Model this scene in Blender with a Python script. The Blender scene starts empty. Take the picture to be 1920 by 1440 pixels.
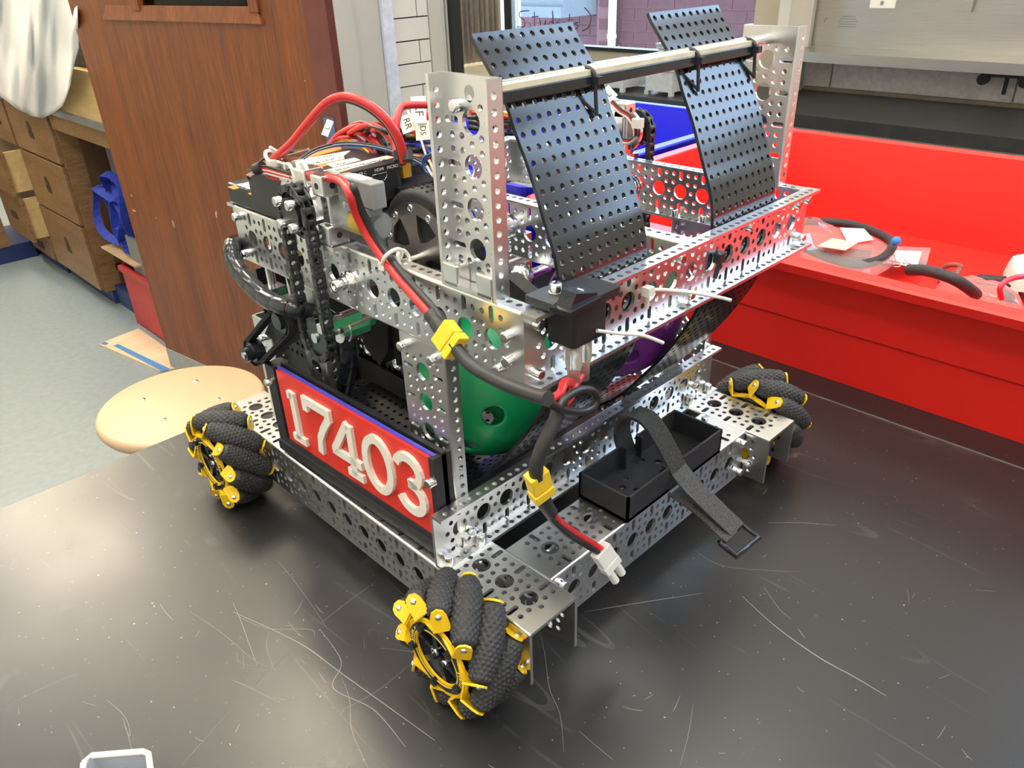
import bpy, bmesh, math, random
from mathutils import Vector, Matrix, Quaternion
random.seed(7)
SC = bpy.context.scene
COL = SC.collection
S = 0.001
ZF = -990.0                       # floor height in robot millimetres (robot frame: z=0 is the top of the side channels)
TZ = -74.0                        # table top
def Wv(p): return Vector((p[0]*S, p[1]*S, (p[2]-ZF)*S))

# ---------------------------------------------------------------- camera
CR = [(0.70848067,-0.70499278,-0.03225405),(-0.36493307,-0.3268541,-0.8717742),(0.60405215,0.62940573,-0.48884499)]
CC = (-249.8989,-252.78192,389.00935); CF = 1429.356
cd = bpy.data.cameras.new('camera'); cam = bpy.data.objects.new('camera', cd); COL.objects.link(cam)
cd.sensor_width = 36; cd.lens = CF/1920*36; cd.clip_start = 0.01; cd.clip_end = 60
r_, d_, f_ = [Vector(v) for v in CR]
m = Matrix((( r_[0],-d_[0],-f_[0]),(r_[1],-d_[1],-f_[1]),(r_[2],-d_[2],-f_[2]))).to_4x4()
m.translation = Wv(CC); cam.matrix_world = m
SC.camera = cam
def at(px, ax, val):              # measured pixel + known coordinate -> robot millimetres
    q = ((px[0]-960)/CF, (px[1]-720)/CF, 1.0)
    d = [sum(q[i]*CR[i][j] for i in range(3)) for j in range(3)]
    k = 'xyz'.index(ax); t = (val-CC[k])/d[k]
    return tuple(CC[j]+t*d[j] for j in range(3))

# ---------------------------------------------------------------- world, light, exposure
wd = bpy.data.worlds.new('sky'); SC.world = wd; wd.use_nodes = True
bg = wd.node_tree.nodes['Background']; bg.inputs[0].default_value = (0.60,0.78,1.0,1); bg.inputs[1].default_value = 9.0
SC.view_settings.view_transform = 'Standard'; SC.view_settings.look = 'None'
SC.view_settings.exposure = -0.12; SC.view_settings.gamma = 1.0
SC.view_settings.use_curve_mapping = False
LAMP = 14.5                        # brightness of the fluorescent diffusers

# ---------------------------------------------------------------- materials
MATS = {}
def mat(name, col, rough=0.5, metal=0.0, **k):
    if name in MATS: return MATS[name]
    m = bpy.data.materials.new(name); m.use_nodes = True; MATS[name] = m
    nt = m.node_tree; b = nt.nodes['Principled BSDF']
    b.inputs['Base Color'].default_value = (*col,1); b.inputs['Roughness'].default_value = rough
    b.inputs['Metallic'].default_value = metal
    for kk, v in k.items():
        if kk in ('noise','bump','wood','stretch','rn','spec2','nscale','nstr'): continue
        b.inputs[kk].default_value = v
    N = nt.nodes.new; L = nt.links.new
    tc = N('ShaderNodeTexCoord'); mp = N('ShaderNodeMapping'); L(tc.outputs['Object'], mp.inputs[0])
    mp.inputs['Scale'].default_value = k.get('stretch', (1,1,1))
    nz = N('ShaderNodeTexNoise'); L(mp.outputs[0], nz.inputs['Vector'])
    nz.inputs['Scale'].default_value = k.get('nscale', 60); nz.inputs['Detail'].default_value = 6
    a = k.get('nstr', 0.12)
    cr = N('ShaderNodeValToRGB'); L(nz.outputs['Fac'], cr.inputs[0])
    cr.color_ramp.elements[0].position = 0.3; cr.color_ramp.elements[1].position = 0.7
    cr.color_ramp.elements[0].color = (*[c*(1-a) for c in col],1); cr.color_ramp.elements[1].color = (*[min(1,c*(1+a)) for c in col],1)
    L(cr.outputs[0], b.inputs['Base Color'])
    if 'rn' in k:
        mr = N('ShaderNodeMapRange'); L(nz.outputs['Fac'], mr.inputs[0])
        mr.inputs['To Min'].default_value = rough-k['rn']; mr.inputs['To Max'].default_value = rough+k['rn']; L(mr.outputs[0], b.inputs['Roughness'])
    if k.get('bump'):
        bp = N('ShaderNodeBump'); bp.inputs['Strength'].default_value = k['bump']; bp.inputs['Distance'].default_value = 0.001
        L(nz.outputs['Fac'], bp.inputs['Height']); L(bp.outputs[0], b.inputs['Normal'])
    return m
def wood(name, dark, light, scale=14, stretch=(14,14,1.2), rough=0.35, band=0.5):
    m = bpy.data.materials.new(name); m.use_nodes = True; MATS[name] = m
    nt = m.node_tree; b = nt.nodes['Principled BSDF']; N = nt.nodes.new; L = nt.links.new
    tc = N('ShaderNodeTexCoord'); mp = N('ShaderNodeMapping'); L(tc.outputs['Object'], mp.inputs[0]); mp.inputs['Scale'].default_value = stretch
    n1 = N('ShaderNodeTexNoise'); n1.inputs['Scale'].default_value = scale; n1.inputs['Detail'].default_value = 8; n1.inputs['Roughness'].default_value = .65; L(mp.outputs[0], n1.inputs['Vector'])
    n2 = N('ShaderNodeTexNoise'); n2.inputs['Scale'].default_value = scale*.12; L(mp.outputs[0], n2.inputs['Vector'])
    mx = N('ShaderNodeMath'); mx.operation = 'MULTIPLY_ADD'; L(n2.outputs['Fac'], mx.inputs[0]); mx.inputs[1].default_value = band; L(n1.outputs['Fac'], mx.inputs[2])
    cr = N('ShaderNodeValToRGB'); L(mx.outputs[0], cr.inputs[0])
    cr.color_ramp.elements[0].position = .5; cr.color_ramp.elements[1].position = 1.0
    cr.color_ramp.elements[0].color = (*dark,1); cr.color_ramp.elements[1].color = (*light,1)
    L(cr.outputs[0], b.inputs['Base Color']); b.inputs['Roughness'].default_value = rough
    return m
ALU = mat('aluminium', (0.76,0.76,0.755), 0.31, 1.0, nscale=3, nstr=0.03)
ALUB = mat('bright_aluminium', (0.86,0.86,0.86), 0.2, 1.0, nscale=200, nstr=0.04)
STEEL = mat('zinc_steel', (0.80,0.82,0.83), 0.18, 1.0, nstr=0.05)
DSTEEL = mat('dark_steel', (0.48,0.44,0.37), 0.3, 1.0, nstr=0.15)
STAIN = mat('brushed_stainless', (0.52,0.50,0.46), 0.36, 1.0, stretch=(3,1,60), nscale=8, nstr=0.08)
BLACK = mat('black_plastic', (0.018,0.018,0.021), 0.42, nstr=0.2)
BLACKG = mat('black_glossy_plastic', (0.014,0.016,0.02), 0.2, nstr=0.2)
PANELM = mat('black_abs_sheet', (0.014,0.015,0.019), 0.17, nstr=0.2, rn=0.04, nscale=25, **{'IOR':1.62})
PRINTM = mat('black_printed_plastic', (0.022,0.022,0.025), 0.5, nscale=90, nstr=.3, bump=.15, stretch=(1,1,8))
ROUGHB = mat('black_textured_plastic', (0.02,0.02,0.02), 0.6, nscale=900, nstr=.9, bump=.5)
RUBBER = mat('black_rubber', (0.028,0.028,0.03), 0.62, nscale=300, nstr=.2)
YEL = mat('yellow_powder_coat', (0.83,0.52,0.01), 0.32, nstr=.05)
YELP = mat('yellow_plastic', (0.90,0.60,0.03), 0.4, nstr=.05)
RED = mat('red_plastic', (0.72,0.035,0.02), 0.4, nstr=.05)
REDW = mat('red_wire', (0.62,0.03,0.03), 0.32, nstr=.1)
BLKW = mat('black_wire', (0.02,0.02,0.02), 0.35)
WHTW = mat('white_wire', (0.80,0.74,0.66), 0.4)
BLUW = mat('blue_wire', (0.03,0.08,0.30), 0.35)
YELW = mat('yellow_wire', (0.85,0.50,0.02), 0.4)
WHITE = mat('white_plastic', (0.80,0.77,0.68), 0.4, nstr=.03)
NYLON = mat('translucent_white_nylon', (0.86,0.86,0.82), 0.35, nstr=.03, **{'Transmission Weight':0.25})
CLEARV = mat('clear_vinyl', (0.80,0.78,0.70), 0.15, **{'Transmission Weight':0.75})
PURP = mat('purple_plastic_ball', (0.16,0.02,0.24), 0.38, nstr=.05)
GRN = mat('green_plastic_ball', (0.0,0.30,0.10), 0.4, nstr=.06, nscale=20)
BLUEP = mat('blue_printed_plastic', (0.08,0.08,0.55), 0.4)
ORG = mat('orange_label', (0.88,0.20,0.03), 0.5)
WLAB = mat('cream_label', (0.84,0.80,0.68), 0.55, nstr=.03)
INK = mat('black_ink', (0.02,0.02,0.02), 0.6)
GREYP = mat('grey_servo_plastic', (0.27,0.28,0.28), 0.4)
BINR = mat('red_bin_plastic', (0.84,0.020,0.013), 0.42, nscale=6, nstr=.04)
BINB = mat('blue_bin_plastic', (0.010,0.012,0.62), 0.42, nscale=6, nstr=.04)
WTRIM = mat('warm_white_paint', (0.62,0.58,0.50), 0.5, nscale=8, nstr=.04)
GTRIM = mat('pale_grey_paint', (0.50,0.49,0.43), 0.45, nscale=6, nstr=.05)
CWALL = mat('cream_wall_paint', (0.56,0.47,0.32), 0.6, nscale=4, nstr=.06)
WALLW = mat('white_wall_paint', (0.72,0.70,0.64), 0.7, nscale=3, nstr=.03)
CEILM = mat('ceiling_paint', (0.75,0.74,0.70), 0.8)
BLKF = mat('black_frame_paint', (0.015,0.015,0.015), 0.35)
BRK = mat('red_brick', (0.058,0.013,0.014), 0.8, nscale=40, nstr=.25)
MORT = mat('pale_mortar', (0.11,0.045,0.045), 0.9, nscale=60, nstr=.15)
GLZ = mat('glazed_white_brick', (0.66,0.64,0.58), 0.18, nscale=8, nstr=.05)
GROUT = mat('dark_grout', (0.05,0.045,0.04), 0.9)
CTOP = mat('black_counter_resin', (0.028,0.026,0.026), 0.33, nscale=30, nstr=.3, rn=.06)
JAMB = mat('maroon_painted_wood', (0.13,0.030,0.022), 0.35, nscale=20, nstr=.15)
FABB = mat('blue_strap_fabric', (0.02,0.05,0.42), 0.6)
CARD = mat('cardboard', (0.50,0.34,0.20), 0.8, nscale=60, nstr=.12)
BAGM = mat('white_translucent_film', (0.88,0.87,0.85), 0.3, nscale=5, nstr=.05, **{'Transmission Weight':0.15})
CLOTH = mat('hook_and_loop_fabric', (0.03,0.03,0.03), 0.9, nscale=900, nstr=.7, bump=.8)
WEB = mat('woven_nylon', (0.05,0.05,0.05), 0.7, nscale=700, nstr=.6, bump=.8)
BLUEK = mat('dark_blue_kick_paint', (0.012,0.03,0.12), 0.5)
GREYM = mat('grey_enamel', (0.17,0.17,0.16), 0.5, nscale=10, nstr=.15)
SEAT = mat('tan_stool_seat', (0.50,0.345,0.205), 0.45, nscale=10, nstr=.04)
DOORW = wood('door_veneer', (0.088,0.019,0.004), (0.27,0.072,0.011), 10, (16,16,1.0), 0.42)
CABW = wood('cabinet_wood', (0.13,0.065,0.025), (0.30,0.17,0.075), 10, (2,2,14), 0.45)
LWOOD = wood('light_wood', (0.50,0.33,0.13), (0.72,0.52,0.25), 6, (6,1,6), 0.5)
PLY = wood('plywood', (0.50,0.36,0.22), (0.66,0.50,0.33), 8, (1,6,6), 0.7)
def emis(name, col, s):
    m = bpy.data.materials.new(name); m.use_nodes = True; b = m.node_tree.nodes['Principled BSDF']
    b.inputs['Base Color'].default_value = (*col,1); b.inputs['Emission Color'].default_value = (*col,1); b.inputs['Emission Strength'].default_value = s
    return m
DIFF = emis('lamp_diffuser', (1.0,0.95,0.85), LAMP)
def glassm(name, col, t):
    m = bpy.data.materials.new(name); m.use_nodes = True; nt = m.node_tree
    for n in list(nt.nodes):
        if n.type != 'OUTPUT_MATERIAL': nt.nodes.remove(n)
    N = nt.nodes.new; L = nt.links.new
    tr = N('ShaderNodeBsdfTransparent'); tr.inputs[0].default_value = (*col,1)
    gl = N('ShaderNodeBsdfGlossy'); gl.inputs['Roughness'].default_value = 0.03
    df = N('ShaderNodeBsdfDiffuse'); df.inputs[0].default_value = (.8,.8,.8,1)
    fr = N('ShaderNodeFresnel'); fr.inputs[0].default_value = 1.3
    mx = N('ShaderNodeMixShader'); L(fr.outputs[0], mx.inputs[0]); L(tr.outputs[0], mx.inputs[1]); L(gl.outputs[0], mx.inputs[2])
    m2 = N('ShaderNodeMixShader'); m2.inputs[0].default_value = t; L(mx.outputs[0], m2.inputs[1]); L(df.outputs[0], m2.inputs[2])
    L(m2.outputs[0], [n for n in nt.nodes if n.type == 'OUTPUT_MATERIAL'][0].inputs[0])
    return m
GLASS = glassm('window_glass', (0.93,0.96,1.0), 0.0)
FILM = glassm('clear_bag_film', (0.96,0.92,0.92), 0.16)
# scuffed black table: uneven gloss and faint scratches
def tablemat():
    m = bpy.data.materials.new('scuffed_black_table'); m.use_nodes = True; nt = m.node_tree
    b = nt.nodes['Principled BSDF']; N = nt.nodes.new; L = nt.links.new
    tc = N('ShaderNodeTexCoord')
    n1 = N('ShaderNodeTexNoise'); n1.inputs['Scale'].default_value = 5; n1.inputs['Detail'].default_value = 8; L(tc.outputs['Object'], n1.inputs['Vector'])
    mr = N('ShaderNodeMapRange'); L(n1.outputs['Fac'], mr.inputs[0]); mr.inputs['From Min'].default_value = .3; mr.inputs['From Max'].default_value = .7
    mr.inputs['To Min'].default_value = .27; mr.inputs['To Max'].default_value = .40; L(mr.outputs[0], b.inputs['Roughness'])
    # fine scratches: thin iso-lines of stretched noise, three directions
    fac = None
    for rot, sc, thr in ((0.3,9,.0035),(1.3,11,.003),(2.4,8,.003),(0.9,23,.004)):
        mp = N('ShaderNodeMapping'); mp.inputs['Rotation'].default_value = (0,0,rot); mp.inputs['Scale'].default_value = (1,.16,1); L(tc.outputs['Object'], mp.inputs[0])
        nz = N('ShaderNodeTexNoise'); nz.inputs['Scale'].default_value = sc; nz.inputs['Detail'].default_value = 1; L(mp.outputs[0], nz.inputs['Vector'])
        s = N('ShaderNodeMath'); s.operation = 'SUBTRACT'; L(nz.outputs['Fac'], s.inputs[0]); s.inputs[1].default_value = .60
        a = N('ShaderNodeMath'); a.operation = 'ABSOLUTE'; L(s.outputs[0], a.inputs[0])
        c = N('ShaderNodeMath'); c.operation = 'LESS_THAN'; L(a.outputs[0], c.inputs[0]); c.inputs[1].default_value = thr
        if fac is None: fac = c
        else:
            x = N('ShaderNodeMath'); x.operation = 'MAXIMUM'; L(fac.outputs[0], x.inputs[0]); L(c.outputs[0], x.inputs[1]); fac = x
    mk = N('ShaderNodeTexNoise'); mk.inputs['Scale'].default_value = 14; mk.inputs['Detail'].default_value = 4; L(tc.outputs['Object'], mk.inputs['Vector'])
    mk2 = N('ShaderNodeMapRange'); L(mk.outputs['Fac'], mk2.inputs[0]); mk2.inputs['From Min'].default_value = .52; mk2.inputs['From Max'].default_value = .66; mk2.inputs['To Max'].default_value = .12
    ml = N('ShaderNodeMath'); ml.operation = 'MULTIPLY'; L(fac.outputs[0], ml.inputs[0]); L(mk2.outputs[0], ml.inputs[1])
    n3 = N('ShaderNodeTexNoise'); n3.inputs['Scale'].default_value = 420; n3.inputs['Detail'].default_value = 0; L(tc.outputs['Object'], n3.inputs['Vector'])
    sp = N('ShaderNodeMath'); sp.operation = 'GREATER_THAN'; L(n3.outputs['Fac'], sp.inputs[0]); sp.inputs[1].default_value = .86
    ad = N('ShaderNodeMath'); ad.operation = 'MAXIMUM'; L(ml.outputs[0], ad.inputs[0]); L(sp.outputs[0], ad.inputs[1])
    mx = N('ShaderNodeMix'); mx.data_type = 'RGBA'; L(ad.outputs[0], mx.inputs[0])
    mx.inputs[6].default_value = (0.020,0.020,0.021,1); mx.inputs[7].default_value = (0.30,0.29,0.27,1)
    L(mx.outputs[2], b.inputs['Base Color'])
    bp = N('ShaderNodeBump'); bp.inputs['Strength'].default_value = .12; bp.inputs['Distance'].default_value = .004; L(n1.outputs['Fac'], bp.inputs['Height']); L(bp.outputs[0], b.inputs['Normal'])
    return m
TABLE = tablemat()
SCR = mat('pale_scratch', (0.25,0.24,0.22), 0.7)
def floormat():
    m = mat('speckled_vinyl_floor', (0.215,0.255,0.265), 0.38, nscale=40, nstr=.08)
    return m
FLOORM = floormat()

# ---------------------------------------------------------------- mesh helpers (all in robot millimetres)
class MB:
    def __init__(s): s.v=[]; s.f=[]; s.sm=[]; s.mi=[]; s.cur=0
    def add(s, v, f, smooth=False):
        o = len(s.v); s.v += [tuple(p) for p in v]
        for q in f: s.f.append([i+o for i in q]); s.sm.append(smooth); s.mi.append(s.cur)
        return s
    def box(s, a, b, M=None):
        v = [Vector((x,y,z)) for z in (a[2],b[2]) for y in (a[1],b[1]) for x in (a[0],b[0])]
        if M is not None: v = [M@p for p in v]
        return s.add(v, [(0,2,3,1),(4,5,7,6),(0,1,5,4),(2,6,7,3),(0,4,6,2),(1,3,7,5)])
    def cyl(s, p0, p1, r, n=16, r2=None, caps=True):
        p0, p1 = Vector(p0), Vector(p1); d = (p1-p0).normalized(); r2 = r if r2 is None else r2
        u = d.orthogonal().normalized(); w = d.cross(u)
        v = [p0+(u*math.cos(t)+w*math.sin(t))*r for t in [2*math.pi*i/n for i in range(n)]] + [p1+(u*math.cos(t)+w*math.sin(t))*r2 for t in [2*math.pi*i/n for i in range(n)]]
        s.add(v, [(i,(i+1)%n,(i+1)%n+n,i+n) for i in range(n)], True)
        if caps:
            s.add(v[:n], [tuple(range(n))[::-1]]); s.add(v[n:], [tuple(range(n))])
        return s
    def tube(s, pts, r, n=10, caps=True, prof=None):
        pts = [Vector(p) for p in pts]; R = r if isinstance(r,(list,tuple)) else [r]*len(pts)
        T = []
        for i in range(len(pts)):
            a = pts[max(0,i-1)]; b = pts[min(len(pts)-1,i+1)]; T.append((b-a).normalized())
        u = T[0].orthogonal().normalized(); V = []
        for i,p in enumerate(pts):
            if i: 
                q = T[i-1].rotation_difference(T[i]); u = q@u
            u = (u - T[i]*u.dot(T[i])).normalized(); w = T[i].cross(u)
            V += [p+(u*math.cos(2*math.pi*k/n)+w*math.sin(2*math.pi*k/n))*R[i] for k in range(n)]
        F = [(i*n+k, i*n+(k+1)%n, (i+1)*n+(k+1)%n, (i+1)*n+k) for i in range(len(pts)-1) for k in range(n)]
        s.add(V, F, True)
        if caps: s.add(V[:n],[tuple(range(n))[::-1]]); s.add(V[-n:],[tuple(range(n))])
        return s
    def prism(s, poly, fn, a, b):   # poly 2D, fn(u,v,w)->3D, extruded w=a..b
        n = len(poly); v = [Vector(fn(p[0],p[1],a)) for p in poly]+[Vector(fn(p[0],p[1],b)) for p in poly]
        from mathutils.geometry import tessellate_polygon
        tr = tessellate_polygon([[Vector((p[0],p[1],0)) for p in poly]])
        s.add(v, [(i,(i+1)%n,(i+1)%n+n,i+n) for i in range(n)])
        return s.add(v, [tuple(t) for t in tr]+[tuple(i+n for i in t)[::-1] for t in tr])
    def ribbon(s, pts, wv, t):      # flat strap along pts; wv = width vectors; t = thickness
        pts = [Vector(p) for p in pts]; n = len(pts); V = []
        for i,p in enumerate(pts):
            T = (pts[min(n-1,i+1)]-pts[max(0,i-1)]).normalized(); w = Vector(wv[i] if isinstance(wv[0],(list,tuple,Vector)) else wv)
            nn = T.cross(w).normalized()*t/2
            V += [p-w/2-nn, p+w/2-nn, p+w/2+nn, p-w/2+nn]
        F = [(i*4+k,i*4+(k+1)%4,i*4+4+(k+1)%4,i*4+4+k) for i in range(n-1) for k in range(4)]
        return s.add(V, F+[(0,3,2,1),(4*n-4,4*n-3,4*n-2,4*n-1)])
    def lathe(s, prof, c, ax, n=24, smooth=True):   # prof [(r,h)], c centre, ax unit axis
        ax = Vector(ax).normalized(); u = ax.orthogonal().normalized(); w = ax.cross(u); c = Vector(c)
        V = [c+ax*h+(u*math.cos(2*math.pi*k/n)+w*math.sin(2*math.pi*k/n))*r for r,h in prof for k in range(n)]
        F = [(i*n+k,i*n+(k+1)%n,(i+1)*n+(k+1)%n,(i+1)*n+k) for i in range(len(prof)-1) for k in range(n)]
        s.add(V, F, smooth)
        closed = prof[0] == prof[-1]
        if prof[0][0] > .03 and not closed: s.add(V[:n],[tuple(range(n))[::-1]])
        if prof[-1][0] > .03 and not closed: s.add(V[-n:],[tuple(range(n))])
        return s
    def mesh(s, name, mats, origin=None, scale=S, fix=True):
        me = bpy.data.meshes.new(name)
        o = Vector(origin) if origin is not None else Vector((0,0,0))
        me.from_pydata([((p[0]-o[0])*scale,(p[1]-o[1])*scale,(p[2]-o[2])*scale) for p in s.v], [], s.f)
        for m_ in (mats if isinstance(mats,(list,tuple)) else [mats]): me.materials.append(m_)
        me.polygons.foreach_set('use_smooth', s.sm); me.polygons.foreach_set('material_index', s.mi)
        if fix:
            bm = bmesh.new(); bm.from_mesh(me); bmesh.ops.recalc_face_normals(bm, faces=bm.faces[:]); bm.to_mesh(me); bm.free()
        me.update(); return me

WM = {}                             # world matrices
def link(o, Mw, parent=None):
    COL.objects.link(o); WM[o.name] = Mw
    if parent is not None:
        o.parent = parent; o.matrix_basis = WM[parent.name].inverted() @ Mw
    else: o.matrix_basis = Mw
    return o
def tag(o, label=None, cat=None, group=None, kind=None):
    if label: o['label'] = label
    if cat: o['category'] = cat
    if group: o['group'] = group
    if kind: o['kind'] = kind
    return o
def empty(name, p, parent=None):
    e = bpy.data.objects.new(name, None); e.empty_display_size = .02
    return link(e, Matrix.Translation(Wv(p)), parent)
def obj(name, mb, m, parent=None, **t):
    xs = list(zip(*mb.v)); c = [(min(a)+max(a))/2 for a in xs]
    if parent is None: c[2] = min(xs[2])
    o = bpy.data.objects.new(name, mb.mesh(name, m, c)); link(o, Matrix.Translation(Wv(c)), parent)
    return tag(o, **t)
def inst(name, me, M, parent=None, **t):   # M: 4x4 in robot mm (rotation + mm translation); mesh in local metres
    o = bpy.data.objects.new(name, me); Mw = M.copy(); Mw.translation = Wv(M.translation); link(o, Mw, parent)
    return tag(o, **t)
def frame(o, ex, ez):               # local X=ex, Z=ez
    ex, ez = Vector(ex).normalized(), Vector(ez).normalized(); ey = ez.cross(ex)
    M = Matrix(((ex[0],ey[0],ez[0]),(ex[1],ey[1],ez[1]),(ex[2],ey[2],ez[2]))).to_4x4(); M.translation = Vector(o); return M
def catmull(P, n=8):
    P = [Vector(p) for p in P]; out = []
    for i in range(len(P)-1):
        a, b, c, d = P[max(0,i-1)], P[i], P[i+1], P[min(len(P)-1,i+2)]
        for k in range(n):
            t = k/n; out.append(.5*((2*b)+(c-a)*t+(2*a-5*b+4*c-d)*t*t+(3*b-a-3*c+d)*t**3))
    out.append(P[-1]); return out
def circ(x, y, r, n): return [(x+r*math.cos(2*math.pi*i/n+.2), y+r*math.sin(2*math.pi*i/n+.2)) for i in range(n)]
def slot(x, y, r, h, n=5):          # slot elongated in y, total length 2h
    a = [(x+r*math.cos(t), y+h-r+r*math.sin(t)) for t in [math.pi*i/n for i in range(n+1)]]
    return a + [(x+r*math.cos(t), y-h+r+r*math.sin(t)) for t in [math.pi+math.pi*i/n for i in range(n+1)]]
def plate(outer, holes, t):         # returns verts, faces of a plate centred on z=0
    cu = bpy.data.curves.new('c','CURVE'); cu.dimensions = '2D'; cu.fill_mode = 'BOTH'; cu.extrude = t/2
    for lp in [outer]+holes:
        sp = cu.splines.new('POLY'); sp.points.add(len(lp)-1); sp.use_cyclic_u = True
        for i,p in enumerate(lp): sp.points[i].co = (p[0],p[1],0,1)
    o = bpy.data.objects.new('c', cu); COL.objects.link(o)
    dg = bpy.context.evaluated_depsgraph_get(); me = o.evaluated_get(dg).to_mesh()
    v = [tuple(p.co) for p in me.vertices]; f = [tuple(p.vertices) for p in me.polygons]
    o.evaluated_get(dg).to_mesh_clear(); bpy.data.objects.remove(o); bpy.data.curves.remove(cu)
    return v, f
def text(mb, s, size, fn, depth=.2, shear=0, spacing=1, align='CENTER'):   # fn(u,v,w) -> 3D mm
    cu = bpy.data.curves.new('t','FONT'); cu.body = s; cu.size = size; cu.extrude = depth/2; cu.shear = shear; cu.space_character = spacing
    cu.align_x = align; cu.align_y = 'CENTER'; cu.resolution_u = 3
    o = bpy.data.objects.new('t', cu); COL.objects.link(o)
    dg = bpy.context.evaluated_depsgraph_get(); me = o.evaluated_get(dg).to_mesh()
    mb.add([fn(*p.co) for p in me.vertices], [tuple(p.vertices) for p in me.polygons])
    o.evaluated_get(dg).to_mesh_clear(); bpy.data.objects.remove(o); bpy.data.curves.remove(cu)
    return mb
def bm_round(o, w=.6, seg=2):       # small rounded edges
    m_ = o.modifiers.new('edge','BEVEL'); m_.width = w*S; m_.segments = seg; m_.limit_method = 'ANGLE'; m_.angle_limit = math.radians(40); return o

# ---------------------------------------------------------------- room
def struct(name, mb, m, parent=None): 
    o = obj(name, mb, m, parent)
    if parent is None: o['kind'] = 'structure'
    return o
XW, X0, Y0, Y1 = 2634, -2600, -4200, 6500
H = 3000
struct('floor', MB().box((X0-50,Y0-50,ZF-50),(XW+150,Y1+50,ZF)), FLOORM)
struct('ceiling', MB().box((X0-50,Y0-50,H),(XW+150,Y1+50,H+50)), CEILM)
struct('wall_left', MB().box((X0-100,Y0,ZF),(X0,Y1,H)), WALLW)
struct('wall_near', MB().box((X0,Y0-100,ZF),(XW,Y0,H)), WALLW)
struct('wall_far', MB().box((X0,Y1,ZF),(XW,Y1+100,H)), WALLW)
# right wall: solid below the windows, open where the windows are
wr = MB(); wr.box((XW,Y0,ZF),(XW+120,1179,12)); wr.box((XW,1179,ZF),(XW+120,Y1,14)); wr.box((XW,-500,12),(XW+120,1179,H)); wr.box((XW,1179,12),(XW+120,1345,H))
wr.box((XW,2790,12),(XW+120,Y1,H)); wr.box((XW,1345,1300),(XW+120,2790,H)); wr.box((XW,-2150,2850),(XW+120,-500,H)); wr.box((XW,Y0,12),(XW+120,-2150,H)); wr.box((XW,-2150,12),(XW+120,-500,850))
struct('wall_right', wr, WALLW)
bx = struct('trim_1', MB().box((XW-14,1345,-74),(XW-1,2740,12)), CWALL)             # beige splash below the window
struct('trim_2', MB().box((XW-22,1345,12),(XW+40,2740,26)), BLKF)                  # black sill line
cp = MB()
for i,(a,b,d) in enumerate([(1179,1230,0),(1233,1290,6),(1293,1345,0)]): cp.box((XW-30-d,a,-74),(XW-1,b,H))
struct('trim_3', cp, CWALL)                                                         # cream post right of the window
w1 = MB().box((XW+20,2655,26),(XW+60,2680,1300)); w1.box((XW+20,1345,26),(XW+60,1360,1300)); w1.box((XW+20,1345,1270),(XW+60,2680,1300)); w1.box((XW+10,2030,26),(XW+45,2034,27))
win = struct('window_1', w1, mat('blue_white_frame',(0.62,0.70,0.80),.4))
obj('mullion', MB().box((XW+10,2680,20),(XW+70,2722,1300)), BLKF, win)
obj('glass_pane', MB().box((XW+36,1360,26),(XW+40,2655,1270)), GLASS, win)
hw = MB()
def strokes(mb, pts, r, fn):
    mb.tube([fn(*p) for p in catmull([Vector((p[0],p[1],0)) for p in pts],5)], r, 5)
gf = lambda u,v,w: at((u,v),'x',XW+34)
for st in ([(992,20),(976,22),(974,30),(984,40),(982,50),(970,50)], [(1002,22),(1003,48),(1008,51)], [(997,32),(1010,31)], [(1014,38),(1014,50),(1020,50),(1023,38),(1024,52)], [(1036,52),(1030,44),(1035,40),(1038,46),(1036,20),(1038,54)],
           [(1044,48),(1050,45),(1046,41),(1042,48),(1049,53)], [(1055,54),(1055,44),(1059,42),(1062,54)], [(1068,26),(1068,52),(1073,54)], [(1064,38),(1074,37)], [(1084,42),(1078,44),(1084,50),(1078,55)], [(1096,14),(1108,30),(1104,50),(1092,58)]):
    strokes(hw, st, 2.6, gf)
obj('handwriting', hw, mat('marker_ink',(0.12,0.04,0.06),.5), win, label='handwritten marker lettering on the glass')
w2 = MB()
for y in (-2150,-1600,-1060,-520): w2.box((XW+20,y,850),(XW+60,y+20,2850))
w2.box((XW+20,-2150,850),(XW+60,-500,870)); w2.box((XW+20,-2150,2830),(XW+60,-500,2850))
win2 = struct('window_2', w2, WTRIM)
obj('glass_pane', MB().box((XW+38,-2140,860),(XW+41,-510,2840)), GLASS, win2)
for n_,(y,dy,z,dz) in enumerate([((2790+1345)/2,1440,660,1280),(-1325,1650,1850,2000)]):   # portals guide the sky light through the two windows
    la = bpy.data.lights.new('daylight','AREA'); la.shape = 'RECTANGLE'; la.size = dy*S; la.size_y = dz*S; la.cycles.is_portal = True
    o = bpy.data.objects.new('daylight', la); COL.objects.link(o)
    o.matrix_world = Matrix.Translation(Wv((XW+130,y,z))) @ Matrix(((0,0,1,0),(1,0,0,0),(0,1,0,0),(0,0,0,1)))

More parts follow.
